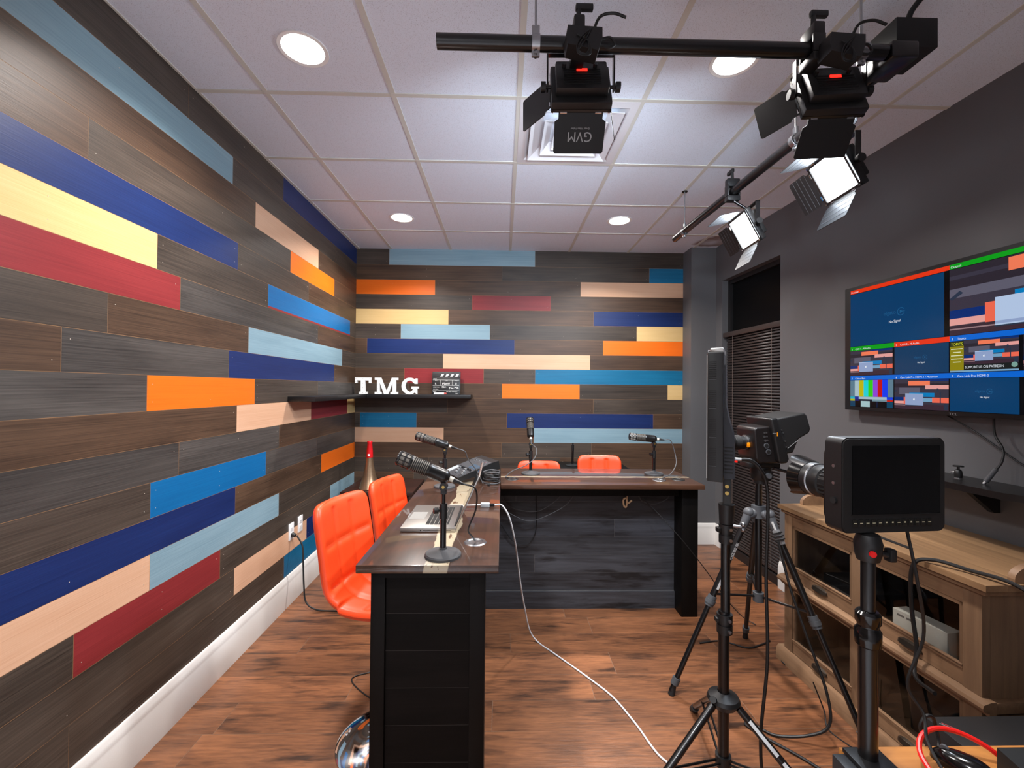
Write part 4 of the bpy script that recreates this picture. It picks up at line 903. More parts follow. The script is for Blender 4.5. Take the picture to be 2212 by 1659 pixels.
def feed(u0, v0, u1, v1, zoom=False):
    q = lambda a, b_, c, d, k: sq(u0+(u1-u0)*max(a, 0), v0+(v1-v0)*max(b_, 0), u0+(u1-u0)*min(c, 1), v0+(v1-v0)*min(d, 1), FD[k])
    q(0, 0, 1, 1, 'bg')
    if not zoom:
        q(0, .14, 1, .27, 'bg3'); q(0.1, .28, .5, .5, 'bg2'); q(.5, .0, 1, .07, 'nv'); q(.28, .06, .68, .21, 'or'); q(.60, .20, 1, .33, 'pk'); q(.30, .45, .76, .58, 'bu'); q(0, .60, .26, .72, 'nv'); q(0, .73, .24, .82, 'pk')
        q(.19, .60, .30, .88, 'st'); q(.55, .62, .74, .74, 'lb'); q(.72, .60, 1, .76, 'st'); q(0, .83, 1, 1, 'tb'); q(.0, .86, .3, .88, 'li'); q(.22, .48, .56, .86, 'la'); q(.22, .50, .56, .86, 'la2'); q(.22, .86, .55, .88, 'mc')
        q(0, .36, .05, .42, 'mc'); q(.80, .3, .83, .42, 'mc'); q(.85, .42, .87, .80, 'mc'); q(.92, .78, .99, .98, 'mc')
        apple(u0+(u1-u0)*.39, v0+(v1-v0)*.67, (v1-v0)*.035)
    else:
        q(0, .0, 1, .1, 'bg3'); q(0, .16, 1, .30, 'bg3'); q(0, .3, 1, .44, 'bg2'); q(.43, .02, 1, .20, 'or'); q(.47, .47, 1, .60, 'bu'); q(0, .62, .36, .75, 'nv'); q(0, .75, .36, .85, 'pk'); q(.27, .58, .38, .92, 'st'); q(0, .86, 1, 1, 'tb'); q(0, .90, .38, .92, 'li')
        q(.34, .53, .92, .92, 'la'); q(.34, .86, .92, .90, 'la2'); q(.34, .92, .95, .94, 'mc')
        sp([(u0+(u1-u0)*x, v0+(v1-v0)*y) for x, y in ((0, .44), (.08, .34), (.11, .38), (.02, .47))], FD['mc'])
        apple(u0+(u1-u0)*.62, v0+(v1-v0)*.71, (v1-v0)*.035)
V1, V2 = 0.487, 0.737
# big panels
sq(0, 0, .5, .032, RD_); stx('Preview', .004, .026, 0.016, W_); sq(.5, 0, 1, .032, GN); stx('Output', .504, .026, 0.016, W_)
sq(0, .036, .478, V1-.003, NV); logo(.262, .255, 1.0)
feed(.5, .036, .985, V1-.003, True)
# thumbnails
def head(u0, v, m, n, txt):
    sq(u0, v, u0+.25, v+.036, m)
    if n: stx(n, u0+.008, v+.029, 0.014, W_)
    if txt: stx(txt, u0+.03, v+.029, 0.014, W_)
head(0, V1, GN, '1', 'CAM 1 - M Audio'); head(.25, V1, RD_, '2', 'CAM 2 - M Audio'); head(.5, V1, BL, '3', 'Topics'); head(.75, V1, BL, '4', '')
head(0, V2, BL, '5', 'Colour Bars'); head(.25, V2, BL, '6', 'Cam Link Pro HDMI-1 / Multiview'); head(.5, V2, BL, '7', 'Cam Link Pro HDMI-2'); head(.75, V2, BL, '', '')
feed(.0, V1+.038, .242, V2-.004)
sq(.252, V1+.038, .497, V2-.004, sc('dull_blue', (16, 56, 92))); logo(.385, V1+.13, 0.55)
feed(.555, V1+.038, .74, V2-.05); sq(.502, V1+.038, .555, V2-.012, sc('olive', (140, 130, 14))); sq(.502, V1+.038, .555, V1+.072, sc('topics_dark', (40, 46, 20))); stx('TOPICS', .5285, V1+.067, 0.018, sc('topics_yellow', (236, 236, 40)), 'CENTER', 0.85)
for i, wd in enumerate((.045, .03, .045, .045, .03)): sq(.5285-wd/2, V1+.088+i*.022, .5285+wd/2, V1+.0935+i*.022, sc('pale_yellow', (220, 224, 180)))
sq(.555, V2-.052, .74, V2-.014, sc('caption_dark', (26, 30, 30))); stx('SUPPORT US ON PATREON', .56, V2-.026, 0.0165, W_, sx=0.75)
sq(.502, V2-.014, .74, V2-.004, sc('caption_pale', (120, 160, 190)))
for i in range(18):
    a0, a1 = 2*pi*i/18, 2*pi*(i+1)/18; sp([(.727, V2-.04)]+[(.727+.010*cos(a), V2-.04+.016*sin(a)) for a in (a0, a1)], sc('badge', (120, 160, 150)))
bars = [(88, 122, 140), (166, 190, 198), (190, 180, 10), (10, 208, 214), (40, 204, 20), (140, 70, 214), (196, 10, 20), (10, 60, 236), (92, 124, 142)]
u = 0; wd = [.028, .027, .027, .027, .027, .026, .026, .029, .03]
for i, c in enumerate(bars): sq(u, V2+.038, u+wd[i], V2+.175, sc('bar%d' % i, c)); u += wd[i]
for (a, b_, c_) in ((0, .028, (20, 170, 190)), (.028, .052, (10, 40, 150)), (.052, .212, (160, 186, 198)), (.212, .244, (10, 60, 220))): sq(a, V2+.176, b_, V2+.196, sc('m%d' % int(a*1000), c_))
for (a, b_, c_) in ((0, .028, (180, 176, 20)), (.028, .052, (10, 30, 110)), (.052, .132, (8, 30, 46)), (.132, .212, (110, 140, 152)), (.212, .244, (190, 30, 20))): sq(a, V2+.196, b_, V2+.212, sc('n%d' % int(a*1000), c_))
for (a, b_, c_) in ((0, .03, (10, 62, 92)), (.03, .065, (4, 6, 10)), (.065, .118, (160, 192, 196)), (.118, .212, (4, 8, 14)), (.155, .163, (4, 22, 50)), (.212, .244, (8, 66, 96))): sq(a, V2+.212, b_, .997, sc('o%d' % int(a*1000), c_))
feed(.252, V2+.038, .497, .997)
sq(.502, V2+.038, .742, .997, NV); logo(.635, V2+.125, 0.55)
feed(.755, V1+.038, .99, V2-.004)
so = scr.build('screen', tv, None, fix=False)
b = MB(MR); T = M(((0, 0, -1, XTV-0.0006), (-1, 0, 0, wally(2.03)), (0, 1, 0, TZ0+0.004), (0, 0, 0, 1))); b.text('TCL', T, 0.015, mat('logo_grey', (150, 150, 152), 0.4), align='CENTER', sx=1.4); b.build('brand_lettering', tv)

# shelf below it
ws = thing('wall_shelf', 'black bracketed shelf on the grey wall below the television', 'shelf', MR @ V((-0.1, -1.1, 1.09)))
MB(MR).prism([(-0.0005, wally(1.46)), (-0.0005, wally(2.30)), (-0.232, wally(2.30)), (-0.232, wally(1.70)), (-0.19, wally(1.63)), (-0.08, wally(1.46))], 2, 1.098, 1.126, SHB).build('board', ws)
for yy in (1.90, 2.22):
    MB(MR).prism([(-0.0005, 1.098), (-0.15, 1.098), (-0.15, 1.088), (-0.03, 0.99), (-0.0005, 0.99)], 1, wally(yy)-0.012, wally(yy)+0.012, SHB).build('bracket', ws)
bh = thing('ball_head', 'small black ball head with a chrome foot standing on the wall shelf', 'camera mount', MR @ V((-0.10, wally(1.975), 1.126)))
XB = MR @ M.Translation((-0.10, wally(1.975), 1.126))
MB(XB).lathe([(0, 0), (0.016, 0), (0.016, 0.005), (0, 0.005)], (0, 0, 0), (0, 0, 1), CHR, 24).build('foot', bh)
MB(XB).lathe([(0.0145, 0.005), (0.0155, 0.02), (0.013, 0.036), (0.008, 0.042), (0.005, 0.044), (0.005, 0.056), (0.0, 0.056)], (0, 0, 0), (0, 0, 1), BLK, 24).build('housing', bh)
MB(XB).lathe([(0, 0.055), (0.019, 0.055), (0.019, 0.06), (0, 0.06)], (0, 0, 0), (0, 0, 1), BLK, 24).build('top_plate', bh)
MB(XB).cyl((0, 0.014, 0.026), (0, 0.03, 0.026), 0.005, CHR, n=12).build('knob', bh)
cw = lambda y, z, d: tuple(MR @ V((-d, wally(y), z)))
cable('long black cable slanting down the grey wall from under the television', [cw(2.10, 1.42, .03), cw(1.98, 1.345, .015), cw(1.80, 1.22, .012), cw(1.62, 1.12, .01), cw(1.5, 1.05, .01)], 0.0035, CABLE, 'television_cable')
c2 = thing('connector_cable', 'black cable with a grey connector hanging from the television onto the wall shelf', 'cable', MR @ V((-0.06, wally(1.80), 1.126)))
MB().tube([cw(1.89, 1.425, .03), cw(1.885, 1.34, .03), cw(1.84, 1.28, .05), cw(1.828, 1.23, .07), cw(1.835, 1.19, .09)], 0.0045, CABLE).build('cord', c2)
MB().cyl(cw(1.835, 1.195, .09), cw(1.853, 1.137, .115), 0.0095, GRY, n=14).cyl(cw(1.853, 1.137, .115), cw(1.857, 1.127, .12), 0.006, STL, n=12).build('connector', c2)

# ------------------------------------------------------------------ wooden cabinet along the right wall
OAK = wood('cabinet_wood', (98, 73, 54), (152, 119, 89), 1, 0.5, 40, 0.5, rnd=0.10, bump=0.1, stretch=0.04)
OAKZ = wood('cabinet_wood_upright', (92, 69, 52), (142, 112, 84), 2, 0.5, 40, 0.5, rnd=0.08, bump=0.1, stretch=0.04)
XC_ = M.Translation((1.632, 1.95, 0)) @ M.Rotation(math.asin(-SR), 4, 'Z')
CD, CL, CH = 0.555, 0.49, 0.877        # depth, half length, height (front plane at x=0, wall at x=CD)
cabn = thing('glass_door_cabinet', 'low oak coloured cabinet with four flip up glass doors along the right wall', 'cabinet', (1.9, 1.95, 0))
b = MB(XC_)
TOPM = wood('cabinet_top_boards', (104, 79, 56), (166, 131, 95), 1, 0.42, 34, 0.5, rnd=0.13, bump=0.08, stretch=0.03)
n = 7; dw = (CD+0.02)/n
for k in range(n): b.box((-0.024+k*dw, -CL-0.03, CH-0.022), (-0.0245+(k+1)*dw, CL+0.03, CH), TOPM)
b.box((-0.012, -CL-0.018, CH-0.042), (CD, CL+0.018, CH-0.022), OAK, 0.004); b.build('top', cabn)
for s in (-1, 1):
    b = MB(XC_); y0 = s*(CL+0.005); P = [(0.10, CH), (0.10, CH+0.012)] + [(0.10+0.085*(1-cos(pi/2*i/8)), CH+0.012+0.048*sin(pi/2*i/8)) for i in range(9)] + [(CD-0.005, CH+0.06), (CD-0.005, CH)]
    b.prism(P, 1, y0-0.011, y0+0.011, OAK); b.build('gallery_rail', cabn)
b = MB(XC_)
b.box((0.0, -CL+0.04, CH-0.10), (0.02, CL-0.04, CH-0.042), OAK)
b.build('frieze', cabn)
for s in (-1, 1): 
    y0 = -CL if s < 0 else CL-0.02
    MB(XC_).box((0.03, y0, 0.0), (CD, y0+0.02, CH-0.042), OAKZ).build('side_panel', cabn)
for yy in (-CL, -0.04, CL-0.06):
    wdt = 0.08 if abs(yy) < 0.1 else 0.06
    MB(XC_).box((-0.002, yy, 0.0), (0.03, yy+wdt, CH-0.042), OAKZ, 0.001).build('post', cabn)
MB(XC_).box((CD-0.012, -CL+0.02, 0.02), (CD, CL-0.02, CH-0.042), mat('cabinet_back', (60, 46, 36), 0.7)).build('back_panel', cabn)
for z in (0.06, 0.435): MB(XC_).box((0.022, -CL+0.02, z), (CD-0.012, CL-0.02, z+0.018), mat('cabinet_shelf', (96, 72, 54), 0.6)).build('shelf_board', cabn)
MB(XC_).prism([(-0.026, 0.452), (-0.03, 0.462), (-0.026, 0.474), (0.0, 0.482), (0.02, 0.482), (0.02, 0.432), (-0.004, 0.432), (-0.006, 0.445)], 1, -CL-0.026, CL+0.026, OAK).build('waist_moulding', cabn)
MB(XC_).box((0.02, -CL-0.022, 0.438), (CD, -CL, 0.476), OAK, 0.004).build('waist_moulding', cabn)
MB(XC_).prism([(-0.03, 0.0), (-0.03, 0.06), (-0.018, 0.078), (0.02, 0.078), (0.02, 0.0)], 1, -CL-0.03, CL+0.03, OAK).build('plinth', cabn)
GL = bpy.data.materials.new('cabinet_glass'); GL.use_nodes = True; nt = GL.node_tree; nt.nodes.clear()
o_ = nt.nodes.new('ShaderNodeOutputMaterial'); mxs = nt.nodes.new('ShaderNodeMixShader'); tr = nt.nodes.new('ShaderNodeBsdfTransparent'); gl = nt.nodes.new('ShaderNodeBsdfGlossy'); fr = nt.nodes.new('ShaderNodeFresnel')
tr.inputs[0].default_value = (0.86, 0.86, 0.84, 1); gl.inputs['Roughness'].default_value = 0.02; fr.inputs[0].default_value = 1.5
gb = nt.nodes.new('ShaderNodeNewGeometry'); fm = nt.nodes.new('ShaderNodeMath'); fm.operation = 'SUBTRACT'; fm.use_clamp = True; nt.links.new(fr.outputs[0], fm.inputs[0]); nt.links.new(gb.outputs['Backfacing'], fm.inputs[1]); nt.links.new(fm.outputs[0], mxs.inputs[0]); nt.links.new(tr.outputs[0], mxs.inputs[1]); nt.links.new(gl.outputs[0], mxs.inputs[2]); nt.links.new(mxs.outputs[0], o_.inputs[0])
MATS['cabinet_glass'] = GL
PEW = mat('pewter_pull', (92, 84, 76), 0.35, 0.9)
for (y0, y1) in ((-CL+0.062, -0.042), (0.042, CL-0.062)):
    for (z0, z1, hz_) in ((0.484, CH-0.102, 0.514), (0.082, 0.430, 0.112)):
        b = MB(XC_)
        b.box((0.002, y0, z0), (0.022, y1, z0+0.062), OAK); b.box((0.002, y0, z1-0.012), (0.022, y1, z1), OAK)
        b.box((-0.001, y0, z0+0.056), (0.012, y1, z0+0.066), OAK, 0.002); b.box((-0.003, y0, z0+0.068), (0.012, y1, z0+0.073), OAK, 0.001)
        b.box((0.002, y0, z0+0.06), (0.022, y0+0.012, z1), OAKZ); b.box((0.002, y1-0.012, z0+0.06), (0.022, y1, z1), OAKZ)
        dr = b.build('glass_door', cabn)
        MB(XC_).box((0.011, y0+0.010, z0+0.064), (0.014, y1-0.010, z1-0.010), GL).build('glass_pane', dr)
        b = MB(XC_); yc = (y0+y1)/2; n = 12; vs = []; fs = []
        for i in range(n+1):
            a = pi*i/n; c_, s_ = cos(a)*0.047, sin(a)
            vs += [(0.002, yc+c_, hz_-0.008), (0.002-0.020*s_**0.6, yc+c_, hz_-0.008), (0.002-0.014*s_**0.6, yc+c_, hz_+0.012*s_), (0.002, yc+c_, hz_+0.016*s_)]
        for i in range(n):
            for q in range(3): fs.append((i*4+q, i*4+q+1, i*4+q+5, i*4+q+4))
        b.add(vs, fs, PEW, True); b.box((0.0005, yc-0.05, hz_-0.012), (0.003, yc+0.05, hz_-0.004), PEW); b.build('handle', dr)
wbx = XC_ @ V((0.068, -0.235, 0.4535))
XW = M.Translation(wbx) @ M.Rotation(0.15, 4, 'Z')
b = MB(XW); b.box((-0.035, -0.10, 0), (0.035, 0.10, 0.16), mat('white_carton', (205, 204, 200), 0.6), 0.002)
CP = mat('carton_print', (120, 120, 122), 0.6)
for k, (a_, l_) in enumerate(((0.082, 0.028), (0.046, 0.036))):
    b.box((-0.0354, a_-l_, 0.138), (-0.0349, a_, 0.146), CP)
tag(b.build('white_carton', None, wbx), 'long white carton lying behind the upper glass door of the cabinet', 'box')
for (yy, zz, dx, hh, lab_) in ((0.22, 0.4535, 0.2, 0.10, 'dark equipment box behind the far upper glass door of the cabinet'), (-0.24, 0.0785, 0.22, 0.16, 'dark equipment box behind the near lower glass door of the cabinet')):
    q = XC_ @ V((dx, yy, zz)); XW = M.Translation(q); b = MB(XW); b.box((-0.09, -0.13, 0), (0.12, 0.13, hh), BLK, 0.006); b.box((-0.092, -0.1, hh*.3), (-0.089, 0.06, hh*.6), GRY)
    tag(b.build('equipment_box', None, q), lab_, 'box')
XS_ = M.Translation((1.689, 1.85, CH)) @ M.Rotation(0.05, 4, 'Z')
tag(MB(XS_).box((-0.011, -0.085, 0), (0.011, 0.085, 0.003), BLKM).build('flat_strip', None, (1.689, 1.85, CH)), 'thin flat black strip lying on the front of the cabinet top', 'strip')

# ------------------------------------------------------------------ studio camera on tripod
CX, CY = 1.325, 2.215
tp = thing('tripod', 'black video tripod with grey shoulders holding the farther studio camera', 'tripod', (CX, CY, 0))
b = MB(); b.cyl((CX, CY, 0.50), (CX, CY, 1.06), 0.0165, BLKP, n=20); b.build('centre_column', tp)
b = MB(); b.cyl((CX, CY, 0.875), (CX, CY, 0.935), 0.038, GRY, 0.034); b.build('shoulder', tp)
feet = [V((0.86, 2.173, 0)), V((1.511, 2.66, 0)), V((1.553, 1.80, 0))]
TG = mat('tripod_joint_grey', (70, 73, 77), 0.5)
MIDZ = 0.47
cj = V((CX, CY, 0.47))
for i, F in enumerate(feet):
    h = V((CX, CY, 0.905)); dr = (V((F.x, F.y, 0))-V((CX, CY, 0))).normalized(); a = h+dr*0.055+V((0, 0, -0.01)); Fz = F+V((0, 0, 0.02))
    d = (Fz-a); m1_ = a+d*0.50; m2_ = a+d*0.96
    b = MB(); b.cyl(a+d*0.04, m1_, 0.0155, BLKP, n=18); b.cyl(m1_, Fz, 0.0125, BLKP, n=16); lg = b.build('leg', tp)
    b = MB(); b.cyl(h, a+d*0.01, 0.026, GRY, 0.024, n=18); b.sphere(a+V((0, 0, 0.005)), 0.026, GRY); b.cyl(a, a+d*0.075, 0.023, GRY, 0.018, n=18); b.build('joint', lg)
    b = MB(); b.cyl(m1_-d*0.03, m1_+d*0.025, 0.021, TG, n=16); b.cyl(m1_-d*0.008, m1_+d*0.012, 0.025, TG, n=10, smooth=False); b.build('leg_lock', lg)
    b = MB(); b.cyl(m2_-d*0.03, m2_+d*0.005, 0.02, TG, 0.019, n=14); b.cyl(m2_+d*0.005, F, 0.012, BLKM, 0.017, n=14); b.build('rubber_foot', lg)
    s = a+d*0.46
    MB().box((-0.5, -0.006, -0.004), (0.5, 0.006, 0.004)).v
    q = MB(); q.tube([cj, s], 0.0065, BLKP, 8, curve=False); q.build('spreader_arm', lg)
    if i == 0:
        q = MB(); x_ = d.normalized(); side = V((0, -1, 0)); side = (side-x_*side.dot(x_)).normalized(); up_ = x_.cross(side)
        XX = M(((-x_.x, up_.x, side.x, 0), (-x_.y, up_.y, side.y, 0), (-x_.z, up_.z, side.z, 0), (0, 0, 0, 1)))
        if (XX @ V((0, 1, 0))).x > 0: XX = XX @ M.Scale(-1, 4, (0, 1, 0)) @ M.Scale(-1, 4, (0, 0, 1))
        P0 = a+d*0.235+side*0.0162
        q.text('PLUZOBO 300', M.Translation(a+d*0.26+side*0.0165) @ XX @ M.Translation((0, -0.007, 0)), 0.02, mat('leg_print', (215, 215, 215), 0.5), sx=0.72)
        s0 = a+d*0.285+side*0.0158; e0 = a+d*0.43+side*0.0158; q.add([s0-up_*0.006, e0-up_*0.006, e0+up_*0.006, s0+up_*0.006], [(0, 1, 2, 3)], mat('leg_print', (215, 215, 215), 0.5)); q.build('leg_print', lg)
    if i == 2:
        q = MB(); c0 = a+d*0.10+V((-0.012, -0.014, 0.012)); x_ = d.normalized()
        XX = M.Translation(c0) @ x_.to_track_quat('Z', 'Y').to_matrix().to_4x4()
        q.xf = XX; q.box((-0.012, -0.012, -0.02), (0.012, 0.014, 0.05), GRY2, 0.003)
        for k in range(3): q.box((-0.017, -0.016, k*0.016-0.008), (0.019, 0.018, k*0.016-0.002), BLKM)
        q.cyl((0, 0, -0.06), (0, 0, -0.02), 0.006, mat('clear_plug', (190, 190, 190), 0.2), n=10); q.build('cable_clip', lg)
b = MB(); b.cyl(cj-V((0, 0, 0.025)), cj+V((0, 0, 0.02)), 0.026, TG, n=18); b.build('spreader_hub', tp)
b = MB(); b.lathe([(0.0, 1.05), (0.036, 1.05), (0.036, 1.065), (0.045, 1.075), (0.050, 1.11), (0.050, 1.135), (0.0, 1.135)], (CX+0.01, CY, 0), (0, 0, 1), BLK, 28)
b.cyl((CX+0.01, CY-0.048, 1.10), (CX+0.01, CY-0.062, 1.10), 0.028, BLK, n=22); b.cyl((CX+0.01, CY-0.06, 1.10), (CX+0.01, CY-0.075, 1.10), 0.013, GRY, n=16)
b.box((CX-0.075, CY-0.045, 1.135), (CX+0.085, CY+0.045, 1.158), BLK, 0.004); b.build('fluid_head', tp)
b = MB(); b.cyl((CX+0.05, CY-0.045, 1.135), (CX+0.262, CY-0.12, 1.075), 0.0075, BLKP, n=12); b.cyl((CX+0.20, CY-0.098, 1.092), (CX+0.31, CY-0.137, 1.061), 0.013, BLKM, 0.012, n=14); b.build('pan_handle', tp)

def lens(mb_name, parent, o, d, segs):
    return None
cm = thing('studio_camera', 'black studio camera with hood on the tripod in front of the window', 'camera', (1.40, CY, 1.158))
Y0, Y1 = CY-0.112, CY+0.112
FRT = mat('camera_front_black', (24, 20, 20), 0.35)
b = MB(); b.prism([(1.318, 1.388), (1.352, 1.392), (1.412, 1.19), (1.402, 1.170), (1.372, 1.166), (1.358, 1.178)], 1, Y0, Y1, BLK)
bm_ = b.build('body', cm); bv = bm_.modifiers.new('bevel', 'BEVEL'); bv.width = 0.008; bv.segments = 3; bv.limit_method = 'ANGLE'
b = MB(); b.prism([(1.250, 1.330), (1.262, 1.342), (1.345, 1.350), (1.385, 1.205), (1.385, 1.165), (1.28, 1.163), (1.262, 1.185)], 1, CY-0.085, CY+0.085, FRT)
fb_ = b.build('front_block', cm); bv = fb_.modifiers.new('bevel', 'BEVEL'); bv.width = 0.008; bv.segments = 3; bv.limit_method = 'ANGLE'
b = MB(); b.prism([(1.340, 1.386), (1.490, 1.418), (1.503, 1.405), (1.522, 1.340), (1.515, 1.320), (1.462, 1.288), (1.436, 1.224), (1.43, 1.219), (1.395, 1.214)], 1, Y0+0.006, Y1-0.006, BLKM)
hd = b.build('sun_hood', cm); bv = hd.modifiers.new('bevel', 'BEVEL'); bv.width = 0.01; bv.segments = 3; bv.limit_method = 'ANGLE'
b = MB(); b.tube([(1.405, Y0+0.004, 1.243), (1.462, Y0+0.004, 1.288)], 0.0012, GRY2, 6, curve=False)
for x, z in ((1.375, 1.332), (1.382, 1.318), (1.392, 1.278), (1.398, 1.25)): b.cyl((x, Y0+0.007, z), (x, Y0+0.003, z), 0.003, STL, n=10)
b.build('hood_studs', hd)
b = MB()
for k, (x, z, r) in enumerate(((1.302, 1.315, .004), (1.312, 1.316, .004), (1.302, 1.297, .006), (1.314, 1.298, .004), (1.306, 1.278, .006), (1.317, 1.279, .004), (1.312, 1.252, .013), (1.322, 1.222, .013))):
    b.cyl((x, CY-0.084, z), (x, CY-0.088, z), r, STL if r < .01 else GRY, n=16)
    if r > .01: b.cyl((x, CY-0.0875, z), (x, CY-0.0885, z), r*0.75, BLKM, n=16)
b.build('sockets', fb_)
b = MB(); b.box((1.348, Y0-0.0006, 1.302), (1.353, Y0+0.002, 1.322), mat('orange_mark', (240, 150, 20), 0.4)); b.box((1.328, Y0-0.0004, 1.316), (1.346, Y0+0.002, 1.3185), GRY2); b.build('maker_mark', bm_)
OR = mat('lens_orange', (250, 150, 10), 0.35)
b = MB(); b.lathe([(0.0, 0.0), (0.034, 0.0), (0.036, 0.012), (0.034, 0.014), (0.034, 0.03), (0.037, 0.032), (0.037, 0.062), (0.035, 0.064), (0.038, 0.07), (0.040, 0.105), (0.042, 0.118), (0.038, 0.118), (0.032, 0.10), (0.0, 0.10)], (1.256, CY, 1.258), (-1, 0, 0), BLK, 36)
for k in range(10): b.lathe([(0.0375, 0.036+k*0.0024), (0.0382, 0.037+k*0.0024), (0.0375, 0.038+k*0.0024)], (1.256, CY, 1.258), (-1, 0, 0), BLKM, 36)
b.lathe([(0.036, 0.001), (0.0385, 0.002), (0.0385, 0.008), (0.036, 0.009)], (1.256, CY, 1.258), (-1, 0, 0), STL, 36); ln = b.build('lens', cm)
MB().box((1.243, CY-0.043, 1.238), (1.257, CY-0.030, 1.262), OR, 0.002).build('release_tab', ln)
MB().lathe([(0.0, 0.099), (0.03, 0.101), (0.032, 0.100)], (1.256, CY, 1.258), (-1, 0, 0), mat('lens_glass', (10, 12, 22), 0.03), 32).build('front_glass', ln)

# ------------------------------------------------------------------ light stand with tall LED panel
LX, LY = 0.838, 1.62
ls = thing('light_stand', 'black light stand with spread legs in the middle of the floor', 'light stand', (LX, LY, 0))
b = MB(); b.cyl((LX, LY, 0.12), (LX, LY, 0.70), 0.0195, BLKP, n=22); b.build('lower_pole', ls)
b = MB(); b.cyl((LX+0.006, LY, 0.66), (LX+0.006, LY, 1.0), 0.0165, BLKP, n=20); b.build('middle_pole', ls)
b = MB(); b.cyl((LX+0.008, LY, 0.98), (LX+0.008, LY, 1.028), 0.013, BLKP, n=20); b.build('upper_pole', ls)
for z, r in ((0.655, 0.030), (0.99, 0.027)):
    b = MB(); zx = LX+(0.003 if z < .8 else 0.007); b.cyl((zx, LY, z-0.035), (zx, LY, z-0.004), r*0.92, BLK, n=22); b.cyl((zx, LY, z+0.004), (zx, LY, z+0.035), r*0.92, BLK, n=22); b.cyl((zx, LY, z-0.004), (zx, LY, z+0.004), r*0.8, BLK, n=22)
    b.box((zx-0.035, LY-0.012, z+0.005), (zx-0.02, LY+0.012, z+0.022), BLK, 0.003)
    for dz in (-0.02, 0.02): b.cyl((zx+0.004, LY-r*0.9, z+dz), (zx+0.004, LY-r*0.9-0.006, z+dz), 0.006, STL, n=10)
    b.build('clamp_collar', ls)
b = MB(); b.lathe([(0.024, 0.345), (0.045, 0.350), (0.058, 0.372), (0.052, 0.385), (0.03, 0.395), (0.021, 0.40)], (LX, LY, 0), (0, 0, 1), BLK, 28); hz3 = 0.36
b.cyl((LX-0.045, LY-0.02, 0.38), (LX-0.055, LY-0.03, 0.39), 0.012, BLK, n=12); b.cyl((LX, LY, 0.335), (LX, LY, 0.36), 0.024, BLK, n=20); b.build('leg_hub', ls)
b = MB(); b.cyl((LX, LY, 0.125), (LX, LY, 0.165), 0.028, BLK, n=20); b.build('brace_collar', ls)
for i, (fx, fy) in enumerate(((0.925, 2.07), (0.405, 1.47), (1.18, 1.32))):
    dr = V((fx-LX, fy-LY, 0)).normalized(); a = V((LX, LY, hz3))+dr*0.052; F = V((fx, fy, 0.008))
    b = MB(); b.cyl(a, F, 0.0135, BLKP, n=16); lg = b.build('leg', ls)
    MB().cyl(F+V((0, 0, 0.03))-dr*0.04, F-V((0, 0, 0.008)), 0.017, BLKM, n=14).build('rubber_foot', lg)
    m_ = a+(F-a)*0.52
    sd_ = dr.cross(V((0, 0, 1)))*0.010
    b = MB(); b.tube([V((LX, LY, 0.145))+dr*0.026+sd_, m_+sd_], 0.0045, BLKP, 6, curve=False); b.tube([V((LX, LY, 0.145))+dr*0.026-sd_, m_-sd_], 0.0045, BLKP, 6, curve=False); b.build('brace', lg)
    if i == 2:
        dd = (F-a).normalized(); sd2 = V((-0.25, -1, 0.5)); sd2 = (sd2-dd*sd2.dot(dd)).normalized(); u_ = dd.cross(sd2)
        b = MB()
        for t0, t1 in ((0.08, 0.30), (0.34, 0.60)):
            s0, e0 = a+(F-a)*t0+sd2*0.0138, a+(F-a)*t1+sd2*0.0138; b.add([s0-u_*0.006, e0-u_*0.006, e0+u_*0.006, s0+u_*0.006], [(0, 1, 2, 3)], mat('leg_sticker', (190, 195, 198), 0.4))
        b.build('sticker', lg)
b = MB(); b.cyl((LX+0.02, LY-0.006, 1.02), (LX+0.055, LY-0.02, 1.02), 0.005, STL, n=12); b.sphere((LX+0.06, LY-0.022, 1.028), 0.009, STL); b.sphere((LX+0.06, LY-0.022, 1.010), 0.009, STL); b.build('wing_bolt', ls)
# panel, seen edge on: face toward the desks (-x)
PROT = M.Translation((LX, LY, 0)) @ M.Rotation(D(-29), 4, 'Z') @ M.Translation((-LX, -LY, 0))
pn = thing('studio_light', 'tall thin black light panel on the stand, turned edge on', 'studio light', (LX, LY, 1.12))
PZ0, PZ1 = 1.196, 1.665
PXa, PXb = 0.790, 0.868
b = MB(PROT); b.box((PXa-0.006, LY-0.095, PZ0), (PXa+0.048, LY+0.145, PZ1), BLK, 0.006)
for g0 in range(4):
    zb = PZ0+0.06+g0*0.104
    for k in range(10): b.box((PXa, LY-0.0958, zb+k*0.0066), (PXa+0.024, LY-0.0945, zb+k*0.0066+0.003), BLKM)
    b.box((PXa, LY-0.0960, zb-0.004), (PXa+0.024, LY-0.0945, zb-0.0025), GRY)
b.build('housing', pn)
b = MB(PROT); P = [(PXa+0.047, 1.62), (PXa+0.053, 1.62), (PXa+0.055, 1.47), (PXa+0.064, 1.42), (PXa+0.080, 1.36), (PXa+0.083, 1.30), (PXa+0.083, 1.205), (PXa+0.047, 1.205)]
b.prism(P, 1, LY-0.06, LY+0.10, mat('panel_back_blue_black', (26, 28, 38), 0.35))
for k in range(8): b.box((PXa+0.05, LY-0.0608, 1.225+k*0.013), (PXa+0.078, LY-0.0595, 1.225+k*0.013+0.006), BLKM)
b.build('back_cover', pn)
MB(PROT).box((PXa-0.0085, LY-0.085, PZ0+0.01), (PXa-0.005, LY+0.135, PZ1-0.01), mat('soft_diffuser', (200, 200, 198), 0.5)).build('diffuser', pn)
